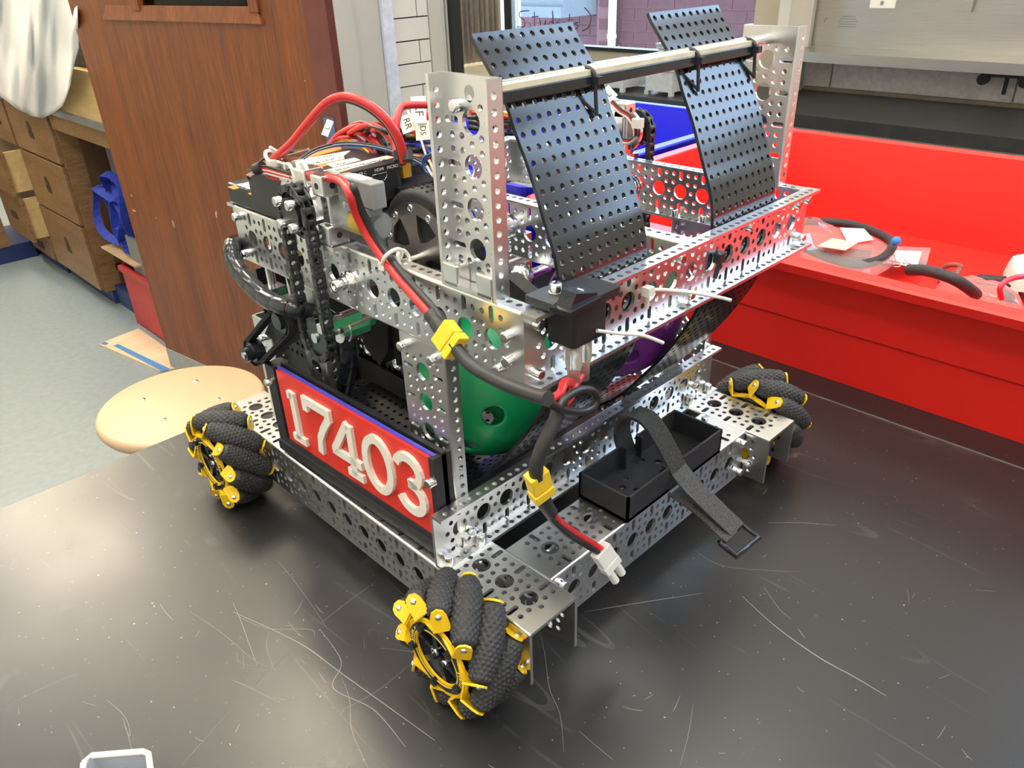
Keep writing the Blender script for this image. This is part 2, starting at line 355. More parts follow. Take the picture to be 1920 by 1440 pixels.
# brick buildings outside the window
def brickwall(name, x, y0, y1, z0, z1, bw, bh, j, off=0, label='', M=BRK, mort=MORT):
    w = tag(obj(name, MB().box((x+6,y0,z0),(x+120,y1,z1)), mort), label, 'building')
    me = MB().box((-8,-(bw-j)/2,-(bh-j)/2),(8,(bw-j)/2,(bh-j)/2)).mesh('brick', M)
    r = 0; z = z0+bh/2; cnt = 0
    while z < z1-bh/2+1:
        y = y0+bw/2+(bw/2 if (r+off)%2 else 0)
        while y < y1-bw/2+1:
            inst('brick', me, Matrix.Translation((x+8,y,z)), w); y += bw; cnt += 1
        z += bh; r += 1
    return w
brickwall('brick_facade', 5000, 2500, 4080, -560, 360, 240, 82, 12, 0, 'dark red brick building seen through the window, right of the pipe recess')
brickwall('brick_facade', 5350, 4080, 5800, -560, 360, 240, 82, 12, 1, 'lighter red brick wall section set back behind the grey ledge', mat('pink_red_brick',(0.08,0.026,0.03),.8,nscale=30,nstr=.2))
tag(obj('concrete_ledge', MB().box((4850,4330,-60),(5300,5000,20)).box((4880,4330,20),(5300,4960,120)), mat('pale_concrete',(0.12,0.136,0.145),.8)), 'pale grey concrete ledge on the brick wall outside the window', 'ledge')
tag(obj('drainpipe', MB().cyl((4950,3880,-560),(4950,3880,700),32,12).cyl((4950,3880,-200),(4950,3880,-170),38,12), WTRIM), 'cream drainpipe on the red brick building outside', 'pipe')

# partition with grey door frame, glazed bricks and black stile
PY = 1420
struct('wall_partition', MB().box((993,PY+14,ZF),(1172,PY+110,H)), GROUT)
gb = bpy.data.objects['wall_partition']
z = 26-53.0*3
bme = MB().box((-56,-14,-25),(56,0,25)).mesh('brick', GLZ); bme2 = MB().box((-38,-14,-25),(38,0,25)).mesh('brick', GLZ); bme3 = MB().box((-16,-14,-25),(16,0,25)).mesh('brick', GLZ)
for r in range(9):
    zz = 26+53*(r-3)+.5
    if r%2: inst('brick', bme, Matrix.Translation((1051,PY+14,zz)), gb)
    else: inst('brick', bme2, Matrix.Translation((1033,PY+14,zz)), gb); inst('brick', bme3, Matrix.Translation((1091,PY+14,zz)), gb)
fr = MB().box((829,PY-6,ZF),(881,PY+110,H)); fr.box((883,PY+2,ZF),(959,PY+110,H)); struct('trim_4', fr, GTRIM)
struct('trim_5', MB().box((961,PY-10,ZF),(992,PY+110,H)), mat('cool_white_paint',(0.62,0.66,0.74),.4))
struct('trim_6', MB().box((1109,PY-4,ZF),(1150,PY+110,H)).box((1152,PY-2,ZF),(1160,PY+100,H)).box((1166,PY-2,ZF),(1172,PY+100,H)), GTRIM)
struct('trim_7', MB().box((1173,PY-14,ZF),(1207,PY+110,H)), BLKF)
cb = MB(); n = 60
pts = [(1210+ (1384-1210)*i/n, PY+30+8*math.sin(i*.95)+3*math.sin(i*2.3)) for i in range(n+1)]
V = [(x,y,135) for x,y in pts]+[(x,y,H) for x,y in pts]+[(x,y+3,135) for x,y in pts]+[(x,y+3,H) for x,y in pts]; k = n+1
F = []
for i in range(n): F += [(i,i+1,i+1+k,i+k),(2*k+i,3*k+i,3*k+i+1,2*k+i+1),(i,2*k+i,2*k+i+1,i+1),(i+k,i+1+k,3*k+i+1,3*k+i)]
tag(obj('window_curtain', cb.add(V,F,True), mat('cream_curtain_fabric',(0.60,0.53,0.38),.7)), 'cream hanging curtain between black stile and window', 'curtain')
struct('trim_8', MB().box((1208,PY+20,ZF),(1386,PY+110,128)), CWALL)
struct('wall_back', MB().box((1384,2735,ZF),(XW,2835,H)), CWALL)
struct('wall_side', MB().box((1384,PY+110,ZF),(1400,2735,H)), WALLW)

# door leaf (vertical plane, nearly parallel to Y)
D0 = Vector((643,2616,0)); DD = Vector((math.cos(math.radians(-82)), math.sin(math.radians(-82)),0)); DN = Vector((-DD[1],DD[0],0))
def dfn(s,w,z): p = D0+DD*s-DN*w*-1; return Vector((p[0],p[1],z))
def dbox(mb,s0,s1,w0,w1,z0,z1):
    v = [dfn(s,w,z) for z in (z0,z1) for w in (w0,w1) for s in (s0,s1)]
    return mb.add(v, [(0,2,3,1),(4,5,7,6),(0,1,5,4),(2,6,7,3),(0,4,6,2),(1,3,7,5)])
dl = MB(); dbox(dl,0,1131,0,44,ZF+12,285); dbox(dl,0,402,0,44,285,1500); dbox(dl,945,1131,0,44,285,1500)
door = struct('door_1', dl, DOORW)
ml = MB()
def dslope(mb, s0,s1,z0,z1): # bevelled moulding along the bottom of the light
    a = [dfn(s0,-10,z0),dfn(s1,-10,z0),dfn(s1-20,-2,z1),dfn(s0+20,-2,z1),dfn(s0,10,z0),dfn(s1,10,z0),dfn(s1-20,10,z1),dfn(s0+20,10,z1)]
    mb.add(a, [(0,1,2,3),(4,7,6,5),(0,4,5,1),(1,5,6,2),(2,6,7,3),(3,7,4,0)])
dslope(ml,205,975,264,302); dbox(ml,382,420,-8,8,290,1500); dbox(ml,930,968,-8,8,290,1500)
obj('moulding', ml, DOORW, door)
obj('glass_pane', dbox(MB(),402,945,18,24,286,1490), GLASS, door)
sh = MB()
for i in range(18): dbox(sh,430+i*28,430+i*28+3,27,29,286,700)
obj('blind', dbox(MB(),403,944,30,32,286,900), mat('pale_blue_blind',(0.60,0.70,0.72),.6), door)
obj('blind_cord', sh, BLKF, door)
obj('kick_plate', dbox(MB(),0,700,-3,1,ZF+12,-898), mat('grey_kick_plate',(0.30,0.30,0.28),.4), door)
ch = MB()
for (px,w,h) in [((325,420),9,26),((247,367),6,12),((406,398),5,14),((252,395),22,6),((293,408),4,6),((604,150),4,7),((572,152),3,4),((405,403),5,18)]:
    q=((px[0]-960)/CF,(px[1]-720)/CF,1); d=Vector([sum(q[i]*CR[i][j] for i in range(3)) for j in range(3)]); c=Vector(CC)
    t=(D0-c).dot(DN)/d.dot(DN); P=c+d*t; s=(P-D0).dot(DD)
    pl=[(s+w*.6*math.cos(a)*random.uniform(.6,1.2),P[2]+h*.6*math.sin(a)*random.uniform(.6,1.2)) for a in [2*math.pi*i/7 for i in range(7)]]
    ch.prism(pl, lambda u,v,w_: dfn(u,w_,v), -.6, .5)
obj('chipped_veneer', ch, CARD, door, label='pale chips in the brown veneer')
j = MB(); dbox(j,1134,1213,-4,60,ZF,H); struct('trim_9', j, JAMB)
obj('strike_plate', dbox(MB(),1150,1188,-6,-3,-150,58), mat('blue_grey_metal',(0.10,0.12,0.25),.4), bpy.data.objects['trim_9'])

# ---------------------------------------------------------------- lamps
for i,(x,y) in enumerate([(-1500,-2200),(-1500,0),(-1500,2300),(1090,2200),(-300,4300),(350,4300),(-300,5600),(350,5600),(-700,-900),(-700,1100),(500,-2200),(500,200),(700,2100),(1900,-1300),(1900,900),(560,5330)]):  # corridor and one left panel are added fill; far row placed for table glare
    t = tag(empty('unseen_ceiling_light', (x,y,H-4)), 'flush white ceiling light panel out of view, some added as fill', 'ceiling light', 'ceiling light panels')
    obj('housing', MB().box((x-310,y-610,H-30),(x-290,y+610,H-1)).box((x+290,y-610,H-30),(x+310,y+610,H-1)).box((x-290,y-610,H-30),(x+290,y-590,H-1)).box((x-290,y+590,H-30),(x+290,y+610,H-1)), WTRIM, t)
    obj('diffuser', MB().box((x-288,y-588,H-22),(x+288,y+588,H-16)), DIFF, t)

# ---------------------------------------------------------------- cabinets beyond the door, left
cab = tag(empty('drawer_cabinet', (900,3785,ZF)), 'brown wooden drawer cabinet under the grey counter, left background', 'cabinet')
bd = MB().box((716,3470,ZF+70),(1300,4100,-108)); obj('carcass', bd, CABW, cab)
obj('kick_base', MB().box((745,3480,ZF),(1280,4100,ZF+70)), BLUEK, cab)
for (z0,z1,dx) in ((-330,-118,0),(-600,-340,0),(-910,-610,0)):
    d = obj('drawer', MB().box((698+dx,3482,z0),(716,4088,z1)), CABW, cab); bm_round(d,3)
    obj('finger_pull', MB().cyl((696,3790,(z0+z1)/2+20),(699,3790,(z0+z1)/2+20),26,16).box((696,3760,(z0+z1)/2-30),(698.5,3820,(z0+z1)/2)), mat('dark_pull',(0.05,0.03,0.015),.6), d)
cab2 = tag(empty('drawer_cabinet', (900,4500,ZF)), 'brown wooden cabinet with drawers pulled slightly open, leftmost', 'cabinet')
obj('carcass', MB().box((716,4110,ZF+70),(1300,4990,-108)), CABW, cab2)
obj('kick_base', MB().box((735,4110,ZF),(1280,4990,ZF+70)), BLUEK, cab2)
for (z0,z1,dx) in ((-330,-118,0),(-560,-345,85),(-800,-575,70),(-915,-815,0)):
    d = obj('drawer', MB().box((698-dx,4130,z0),(716-dx,4500,z1)), CABW, cab2)
    if dx: obj('drawer_side', MB().box((716-dx,4150,z0+10),(716,4162,z1-10)), LWOOD, d, label='pale drawer side')
    obj('finger_pull', MB().box((694-dx,4270,(z0+z1)/2-20),(697.5-dx,4370,(z0+z1)/2+20)), mat('dark_pull',(0.05,0.03,0.015),.6), d)
cab3 = tag(empty('low_cabinet', (200,4760,ZF)), 'brown wooden cabinet closing the far end of drawer row', 'cabinet')
obj('carcass', MB().box((-700,4540,ZF+90),(600,4990,-108)), CABW, cab3); obj('kick_base', MB().box((-700,4552,ZF),(714,4990,ZF+90)), BLUEK, cab3)
tag(obj('countertop', MB().box((688,2640,-108),(1340,4990,-83)), GREYM), 'grey counter slab running over the brown drawer cabinets', 'countertop')
struct('trim_10', MB().box((706,2640,-178),(730,3468,-109)), CABW)
struct('wall_side_2', MB().box((1340,1540,ZF),(1383,Y1,H)), WALLW)
struct('baseboard_left', MB().box((760,2700,ZF),(790,3468,ZF+95)), BLUEK)
tag(obj('side_panel', MB().box((790,3450,ZF+70),(1300,3468,-180)), mat('dark_brown_panel',(0.09,0.045,0.02),.5)), 'dark brown side panel facing the knee space', 'panel')
tag(obj('metal_pedestal', MB().box((880,3330,-420),(1250,3440,-182)).box((940,3345,ZF),(1000,3400,-420)), GREYM), 'grey metal box bolted beneath the counter beside brown panel', 'box')
cr = obj('wooden_crate', MB().box((700,2750,-83),(1000,3330,88)), LWOOD); tag(cr, 'pale plywood crate sitting on the grey counter', 'crate')
tag(obj('storage_box', MB().box((740,2800,90),(960,3260,175)).box((730,2790,120),(970,3270,132)), BLACK), 'dark plastic box on top of the pale crate', 'box')
# draped plastic bag: a folded sheet hanging over the counter edge
g = []; NX, NY = 40, 26
def bot(x):
    P = [(-60,150),(0,180),(30,203),(60,218),(80,222),(100,212),(118,198),(130,165),(140,120),(147,90)]
    for a,b in zip(P,P[1:]):
        if a[0] <= x <= b[0]: return a[1]+(b[1]-a[1])*(x-a[0])/(b[0]-a[0])
    return P[-1][1]
sb = MB(); V = []
for jn in range(NY+1):
    for i in range(NX+1):
        xb = -60+207*i/NX; yb = bot(xb); t = jn/NY
        px = xb + (1-t)*(-6 if xb > 60 else 0); py = -60+(yb+60)*t
        if xb > 118: px = xb*t+ (1-t)*(118+(xb-118)*.6)+ (1-t)*6
        fold = (20*math.sin(xb*.06+t*2.6)+12*math.sin(xb*.13-t*3.4+1.5*math.sin(t*5))+6*math.sin(xb*.29+4*t+math.sin(xb*.05)))*(.5+.5*t)
        V.append(at((px,py),'x',672-18*math.sin(t*2.5)+fold*.9))
F = [(jn*(NX+1)+i,jn*(NX+1)+i+1,(jn+1)*(NX+1)+i+1,(jn+1)*(NX+1)+i) for jn in range(NY) for i in range(NX)]
bg_ = obj('plastic_bag', sb.add(V,F,True), BAGM); tag(bg_, 'large white plastic bag draped over the counter, top left', 'bag')
so = bg_.modifiers.new('thick','SOLIDIFY'); so.thickness = .002
tote = MB().box((727,2700,ZF),(730,3180,-720)); tote.box((727,3177,ZF),(1000,3180,-720)); tote.box((727,2700,ZF),(1000,3180,ZF+4)); tote.box((712,2690,-735),(735,3195,-712)); tote.box((712,3170,-735),(1000,3195,-712)); tote.box((727,2700,ZF),(1000,2703,-720))
tag(obj('storage_tote', tote, mat('faded_red_plastic',(0.42,0.035,0.03),.5)), 'faded red storage tote on the floor behind the door', 'tote')
tag(obj('leaning_board', MB().box((740,2900,-880),(752,3050,-560), Matrix.Identity(4)), GREYM), 'grey board standing in the red floor tote', 'board')
tag(obj('cardboard_flap', MB().box((715,2950,-672),(960,3330,-664)), CARD), 'torn cardboard piece lying above the red tote', 'cardboard')
sp = empty('strap_bundle', (770,3150,-600)); tag(sp, 'blue fabric strap bundle hanging in the knee space', 'strap')
for q,(c,ry,rz,tw) in enumerate([((205,405),150,120,.3),((222,390),90,150,1.2),((235,420),60,110,.8),((215,380),120,90,2.0)]):
    C0 = Vector(at(c,'x',752+q*6)); pts = [C0+Vector((14*math.sin(3*t+q), ry*math.cos(t), rz*math.sin(t)+10*math.sin(2*t+tw))) for t in [2*math.pi*i/28 for i in range(29)]]
    obj('strap_loop', MB().ribbon(pts, (34,10*math.sin(q),12), 2), FABB, sp)
tag(obj('plywood_sheet', MB().prism([(520,3060),(700,3090),(700,2560),(596,2620)], lambda u,v,w:(u,v,w), ZF, ZF+9), PLY), 'pale plywood scrap on the floor beside the door', 'board')
tag(obj('masking_tape', MB().prism([(556,2990),(576,2994),(630,2600),(600,2600)], lambda u,v,w:(u,v,w), ZF+9.1, ZF+9.9).prism([(524,3055),(545,3062),(552,3030),(535,3024)], lambda u,v,w:(u,v,w), ZF+9.1, ZF+9.9), mat('blue_tape',(0.05,0.18,0.42),.6)), 'blue tape strip stuck along the plywood scrap edge', 'tape')

# ---------------------------------------------------------------- stool
SZ = -450; cx, cy, R0 = 240, 1320, 178
st = tag(empty('round_stool', (cx,cy,ZF)), 'round tan stool with four bolts in its seat', 'stool')
obj('seat', MB().lathe([(0.02,0),(R0-9,0),(R0-3,-3),(R0,-10),(R0,-18),(R0-5,-27),(R0-14,-32),(0.02,-32)], (cx,cy,SZ), (0,0,1), 64), SEAT, st)
for (x,y) in ((303,1386),(183,1395),(300,1266),(179,1272)):
    obj('bolt', MB().lathe([(6.5,0),(6,1.5),(3.5,2.8),(.02,3.2)], (x,y,SZ), (0,0,1), 16), STEEL, st)
    d = Vector((x-cx,y-cy,0)).normalized()
    obj('leg', MB().tube([Vector((x,y,SZ-32)), Vector((x,y,SZ-60))+d*14, Vector((x,y,ZF+1))+d*85], 11, 10), GREYM, st)
obj('foot_ring', MB().tube([(cx+150*math.cos(a),cy+150*math.sin(a),ZF+190) for a in [2*math.pi*i/32 for i in range(33)]], 6, 8), GREYM, st)

# ---------------------------------------------------------------- tables
TB = tag(empty('lab_table', (-200,-300,ZF)), 'black scratched lab table holding the wheeled robot', 'table')
tt = obj('tabletop', MB().box((-1100,-1300,TZ-30),(541,545,TZ)), TABLE, TB); bm_round(tt,1.5)
obj('apron', MB().box((-1060,-1260,TZ-130),(500,505,TZ-30)), mat('dark_grey_apron',(0.06,0.06,0.06),.6), TB)
for (x,y) in ((-1050,-1250),(430,-1250),(-1050,430),(430,430)): obj('leg', MB().box((x,y,ZF),(x+60,y+60,TZ-130)), GREYM, TB)
def scratch(px, w, mb, z=TZ+.12):
    P = [Vector(at(p,'z',z)) for p in px]; P = catmull(P, 6); n = len(P); V = []
    for i,p in enumerate(P):
        T = (P[min(n-1,i+1)]-P[max(0,i-1)]).normalized(); s_ = Vector((-T[1],T[0],0))*w*.32*(.35+.65*math.sin(math.pi*min(1,max(0,(i+.5)/n))))
        V += [p-s_, p+s_, p+s_-Vector((0,0,.1)), p-s_-Vector((0,0,.1))]
    mb.add(V, [(i*4+k,i*4+(k+1)%4,i*4+4+(k+1)%4,i*4+4+k) for i in range(n-1) for k in range(4)])
sc = MB()
for px,w in [([(1392,1118),(1455,1175),(1535,1232),(1600,1268),(1662,1305)],1.3),([(1096,1147),(1200,1130),(1318,1112)],.7),([(437,1147),(560,1205),(640,1262),(815,1388)],1.1),([(436,1128),(450,1160),(470,1215),(482,1248)],.6),([(0,1335),(60,1300),(145,1263)],.55),
             ([(443,1154),(500,1178),(580,1180),(590,1195)],.4),([(357,1147),(420,1190),(480,1240),(530,1260)],.35),([(200,1312),(235,1345),(244,1380),(232,1360)],.4),([(230,1345),(240,1378),(248,1410)],.4),([(520,1050),(560,1100),(612,1175)],.3),([(540,1165),(556,1185),(570,1195)],.4),
             ([(435,1275),(470,1290),(520,1315)],.45),([(600,1350),(700,1300),(770,1245)],.3),([(505,1185),(500,1212),(512,1250),(520,1262)],.35),([(640,1270),(655,1310),(660,1370),(690,1440)],.5),([(300,1133),(312,1150),(325,1163)],.4),([(1432,1100),(1460,1140),(1482,1160)],.45),([(1496,1178),(1503,1188),(1510,1197)],.6),
             ([(445,1222),(450,1243),(500,1252)],.3),([(540,1225),(500,1262),(470,1292)],.25),([(340,1435),(380,1390),(435,1330)],.3),([(1012,1180),(1022,1230),(1030,1290),(1050,1340),(1057,1410)],.5),([(1085,1370),(1120,1400),(1150,1425)],.3),([(1440,980),(1500,980),(1570,985)],.5),([(1275,1435),(1290,1380),(1300,1320)],.3),
             ([(1300,1030),(1360,1062),(1500,1072)],.3),([(715,1215),(770,1222),(828,1238)],.3),([(600,1180),(640,1240),(625,1290),(700,1330),(760,1400)],.9),([(705,1090),(650,1130),(600,1170)],.3)]: scratch(px,w,sc)
for i in range(110):
    x,y = random.choice([(random.gauss(600,110),random.gauss(1240,110)),(random.uniform(1100,1850),random.uniform(900,1420)),(random.uniform(0,700),random.uniform(1000,1440)),(random.gauss(640,60),random.gauss(1330,70))])
    if y > 1440 or (700<x<1060 and 1050<y<1380) or (x<1400 and y<1180-.45*(x-1000) and x>1000) or y<1040-.0*x and x<900 and x>400: continue
    a = random.uniform(0,3.14); l = random.choice([3,5,8,20,34])*random.uniform(.6,1.2)
    scratch([(x,y),(x+l*.5*math.cos(a)+random.uniform(-1,1),y+l*.5*math.sin(a)),(x+l*math.cos(a),y+l*math.sin(a)*.8)],random.uniform(.2,.5),sc)
tag(obj('scratches', sc, SCR, TB), kind='stuff')
TB2 = tag(empty('lab_table', (950,300,ZF)), 'second black table under the red and blue bins', 'table')
t2 = obj('tabletop', MB().box((543,-1300,TZ-30),(1330,1150,TZ)), TABLE, TB2); bm_round(t2,1.2)
obj('apron', MB().box((580,-1260,TZ-130),(1300,1110,TZ-30)), mat('dark_grey_apron',(0.06,0.06,0.06),.6), TB2)
for (x,y) in ((580,-1260),(1240,-1260),(580,1050),(1240,1050)): obj('leg', MB().box((x,y,ZF),(x+60,y+60,TZ-130)), GREYM, TB2)
obj('worn_edge', MB().box((541.2,-1250,TZ-3),(542.6,530,TZ+.3)), mat('worn_grey_edge',(0.16,0.16,0.16),.5), TB2, label='worn pale edge along the seam')

# ---------------------------------------------------------------- bins
def bin_(name, x0,x1,y0,y1,z0,z1,m,label,fl=28,rim=22):
    t = 3.5; b = empty(name, ((x0+x1)/2,(y0+y1)/2,z0)); tag(b,label,'bin')
    # outer and inner rings: tapered walls, rolled rim
    def ring(d,z): return [Vector((x0-d,y0-d,z)),Vector((x1+d,y0-d,z)),Vector((x1+d,y1+d,z)),Vector((x0-d,y1+d,z))]
    def rr(d,z,r=26,n=5):
        c=[(x0-d+r,y0-d+r,math.pi),(x1+d-r,y0-d+r,1.5*math.pi),(x1+d-r,y1+d-r,0),(x0-d+r,y1+d-r,.5*math.pi)]; out=[]
        for (a,b_,s) in c:
            for i in range(n+1): t_=s+.5*math.pi*i/n; out.append(Vector((a+r*math.cos(t_),b_+r*math.sin(t_),z)))
        return out
    h = z1-z0
    rings = [rr(0,z0),rr(fl*.42,z0+h*.45),rr(fl*.45+2,z0+h*.47),rr(fl*.9,z1-14),rr(fl+rim-3,z1-12),rr(fl+rim,z1-2),rr(fl+rim-4,z1),rr(fl-t+2,z1),rr(fl-t,z1-2),rr(fl*.42-t,z0+h*.45),rr(-t,z0+t)]
    n = len(rings[0]); V = [p for r_2 in rings for p in r_2]
    F = [(i*n+k,i*n+(k+1)%n,(i+1)*n+(k+1)%n,(i+1)*n+k) for i in range(len(rings)-1) for k in range(n)]
    mb = MB().add(V,F); mb.add(rings[0],[tuple(range(n))]); mb.add(rings[-1],[tuple(range(n))])
    obj('bin_body', mb, m, b)
    return b
bin_('storage_bin', 590,1180,-560,492,TZ+.2,78,BINR,'large open red plastic bin behind the robot, right')
bin_('storage_bin', 620,1235,600,1010,TZ+.2,84,BINB,'open blue plastic bin standing behind the red bin')
zb = TZ+5
# things in the red bin (lying at measured places)
def fl(px, z): return Vector(at(px,'z',z))
bg1 = []
for px in [(1500,380),(1530,382),(1570,400),(1640,415),(1690,445),(1660,470),(1620,488),(1560,478),(1505,455),(1495,410)]: bg1.append(fl(px,zb+70))
def pouch(name, pts, z0, h, m, label, cat, jit=3):
    c = sum(pts,Vector())/len(pts); n = len(pts); V=[]; rr=[1,.93,.8,.55,.25]; hh=[0,.5,.8,1,1.03]
    P = catmull(pts+[pts[0]],3)[:-1]; n=len(P)
    for a,b in zip(rr,hh):
        for p in P: V.append(Vector((c[0]+(p[0]-c[0])*a+random.uniform(-jit,jit)*.5, c[1]+(p[1]-c[1])*a+random.uniform(-jit,jit)*.5, z0+h*b+random.uniform(-jit,jit)*.6*(a<1))))
    V.append(Vector((c[0],c[1],z0+h)))
    F=[(i*n+k,i*n+(k+1)%n,(i+1)*n+(k+1)%n,(i+1)*n+k) for i in range(4) for k in range(n)]+[(4*n+k,4*n+(k+1)%n,5*n) for k in range(n)]
    return tag(obj(name, MB().add(V,F,True), m), label, cat)
rc = fl((1575,440),zb+50)
pouch('tubing_bag', bg1, zb+36, 20, FILM, 'clear bag with black tube ring and blue tie in red bin', 'bag', 3)
ringp=[fl(px,zb+46) for px in [(1505,415),(1540,416),(1590,420),(1640,435),(1672,455),(1665,475),(1640,490),(1600,495),(1545,480),(1500,460)]]
tag(obj('black_tube_ring', MB().tube(catmull(ringp,6), 7, 10), RUBBER), 'black rubber tube ring inside the clear bag', 'tube')
tag(obj('blue_clip', MB().lathe([(.02,7),(6,5),(7,0),(6,-5),(.02,-7)], fl((1680,452),zb+66),(0.3,0.5,1),10), mat('blue_clip_plastic',(0.03,0.25,0.8),.4)), 'small blue tie at the corner of clear tubing bag', 'clip')
def card(name,pxs,z,m,label,cat,t=1.2,z2=None):
    P=[fl(p,z) for p in pxs]; V=[(p[0],p[1],z+(0 if z2 is None else z2[i])) for i,p in enumerate(P)]; n=len(V)
    V2=[(a,b,c+t) for a,b,c in V]
    return tag(obj(name, MB().add(V+V2,[tuple(range(n))[::-1],tuple(range(n,2*n))]+[(i,(i+1)%n,(i+1)%n+n,i+n) for i in range(n)]), m),label,cat)
card('paper_label',[(1575,428),(1620,430),(1638,450),(1590,458)],zb+60,WLAB,'white printed paper inside the clear tubing bag','paper')
card('paper_label',[(1532,462),(1560,448),(1608,456),(1585,470)],zb+64,mat('yellowed_paper',(0.75,0.62,0.40),.7),'yellowed printed paper inside the clear tubing bag','paper')
card('antistatic_pouch',[(1515,472),(1560,470),(1635,476),(1630,490),(1560,486)],zb+36,mat('silver_grey_film',(0.16,0.14,0.16),.2,.6),'dark antistatic pouch beneath the clear tubing bag','pouch',6)
card('zip_bag',[(1660,466),(1744,470),(1735,504),(1650,497)],zb+14,FILM,'small clear zip bag with metal rings in red bin','bag',5)
card('paper_slip',[(1668,470),(1728,473),(1720,500),(1655,494)],zb+22,mat('white_paper',(0.8,0.74,0.7),.7),'white paper slip inside the small zip bag','paper')
for q,px in enumerate([(1670,492),(1684,493),(1697,495),(1690,489),(1676,497)]):
    c=fl(px,zb+27); tag(obj('metal_ring', MB().tube([c+Vector((7*math.cos(a),9*math.sin(a),0)) for a in [2*math.pi*i/18 for i in range(19)]],.9,6), STEEL),'small wire ring lying on the white slip in zip bag','ring','wire rings in the zip bag')
tb=[fl(px,z) for px,z in [((1703,506),55),((1740,508),62),((1790,524),62),((1822,545),45),((1830,552),30)]]
tag(obj('black_hose', MB().tube(catmull(tb,6),6.5,12), RUBBER),'short black hose leaning over the red bin rim','hose')
t2_=[fl(px,z) for px,z in [((1878,560),40),((1875,540),55),((1890,525),62),((1920,518),62),((1960,520),50)]]
tag(obj('pink_cable', MB().tube(catmull(t2_,6),3,8), mat('pink_cable_jacket',(0.60,0.04,0.09),.4)),'pink red cable arching at right end of the bin','cable')
pouch('white_pouch',[fl(p,zb+30) for p in [(1885,500),(1925,497),(1960,520),(1935,535),(1905,532),(1884,515)]],zb+20,35,WHITE,'white rounded pouch at the right end of red bin','pouch',2)
ht = tag(empty('hand_tool', fl((1870,532),zb+2)),'black handled tool under the white pouch in red bin','tool')
obj('handle', MB().tube(catmull([fl((1828,523),zb+20),fl((1850,525),zb+22),fl((1885,528),zb+22)],4),[4,6]+[8]*7,10), BLACK, ht)
obj('head', MB().box(tuple(fl((1900,545),zb+10)-Vector((20,14,10))),tuple(fl((1900,545),zb+10)+Vector((20,14,14)))), BLACK, ht)
c=fl((1785,500),zb+30)
tag(obj('clamp', MB().tube(catmull([fl((1768,502),zb+26),fl((1780,497),zb+32),fl((1795,497),zb+34),fl((1800,503),zb+30)],5),4,8).tube([fl((1800,500),zb+30),fl((1792,515),zb+26),fl((1760,530),zb+20)],[5,5,3.5],8), [mat('brown_clamp_plastic',(0.28,0.07,0.05),.5)]),'brown and black clamp lying in the red bin','clamp')
pouch('clear_bag',[fl(p,zb+40) for p in [(1760,520),(1800,512),(1870,530),(1920,545),(1925,575),(1870,568),(1810,550)]],zb+20,26,FILM,'crumpled clear bag at right end of the red bin','bag',5)

# ---------------------------------------------------------------- counter, shelf, stainless panel on the right
tag(obj('black_countertop', MB().box((2150,-900,-112),(XW-1,2700,TZ)), CTOP),'long black resin countertop along the window wall','countertop')
tag(obj('base_cabinet', MB().box((2190,-880,ZF),(XW-1,2690,-112)), WALLW),'white base cabinet under the black resin countertop','cabinet')
struct('trim_11', MB().box((XW-200,1119,-74),(XW-32,1159,H)), WTRIM)
sp_ = tag(obj('stainless_backsplash', MB().box((XW-12,-480,60),(XW-1,1118,900)), STAIN),'large brushed stainless panel above the steel shelf','panel')
sh_ = tag(empty('steel_shelf',(2500,300,47)),'long stainless shelf mounted above the black countertop','shelf')
obj('shelf_board', MB().box((2404,-480,70),(XW-13,1116,74)), STAIN, sh_); obj('front_lip', MB().box((2400,-480,47),(2404,1116,78)), STAIN, sh_)
wp = MB()
for (a,b) in ((-480,430),(436,1020),(1026,1118)): wp.box((XW-14,a,-60),(XW-2,b,46))
struct('trim_12', wp, mat('off_white_panel',(0.80,0.77,0.70),.35))
struct('trim_13', MB().box((XW-20,-480,-74),(XW-14.5,1118,-62)), mat('dirty_caulk',(0.33,0.28,0.18),.8))
gt = tag(obj('gas_fitting', MB(). box((2560,395,18),(2600,520,28)).cyl((2555,400,10),(2575,400,10),17,16).cyl((2555,515,10),(2575,515,10),17,16).cyl((2565,450,-30),(2565,450,18),6,10), BLACK),'black double valve fitting beneath the steel shelf','fitting')
pb = Vector(at((1655,0),'x',XW-14))
pt = tag(empty('wall_plate', pb),'white switch plate on the stainless panel','wall plate')
obj('plate', MB().box((XW-19,pb[1]-45,at((1655,15),'x',XW-14)[2]),(XW-12.5,pb[1]+38,at((1655,15),'x',XW-14)[2]+130)), WHITE, pt)
obj('screw', MB().cyl((XW-22,pb[1]-3,at((1652,5),'x',XW-14)[2]),(XW-19,pb[1]-3,at((1652,5),'x',XW-14)[2]),6,12), STEEL, pt)
hd = Vector(at((1818,8),'x',XW-14)); tag(obj('towel_hook', MB().box((XW-30,hd[1]-14,hd[2]-20),(XW-12.5,hd[1]+14,hd[2]+80)), STAIN),'stainless hook tab on the panel above the shelf','hook')
lt = MB(); lf = lambda u,v,w:(XW-12.6-w, lp[1]-u, lp[2]+v)
lp = Vector(at((1590,40),'x',XW-13))
for i,s_ in enumerate(['WARNING LABEL','','','','']):
    yb = lp[1]-i*0; w_ = [46,60,66,58,62][i]
    lt.box((XW-13.2,lp[1]-w_/2,lp[2]+14-i*8),(XW-12.2,lp[1]+w_/2,lp[2]+16.5-i*8))
lt.tube([(XW-13,lp[1]+75+9*math.cos(a),lp[2]+9*math.sin(a)) for a in [-.5,-.1,.3,.7,1.1,1.5]],1.6,5)
obj('printed_notice', lt, mat('faded_print',(0.20,0.19,0.17),.5), sp_, label='faint grey print on steel', kind='stuff')
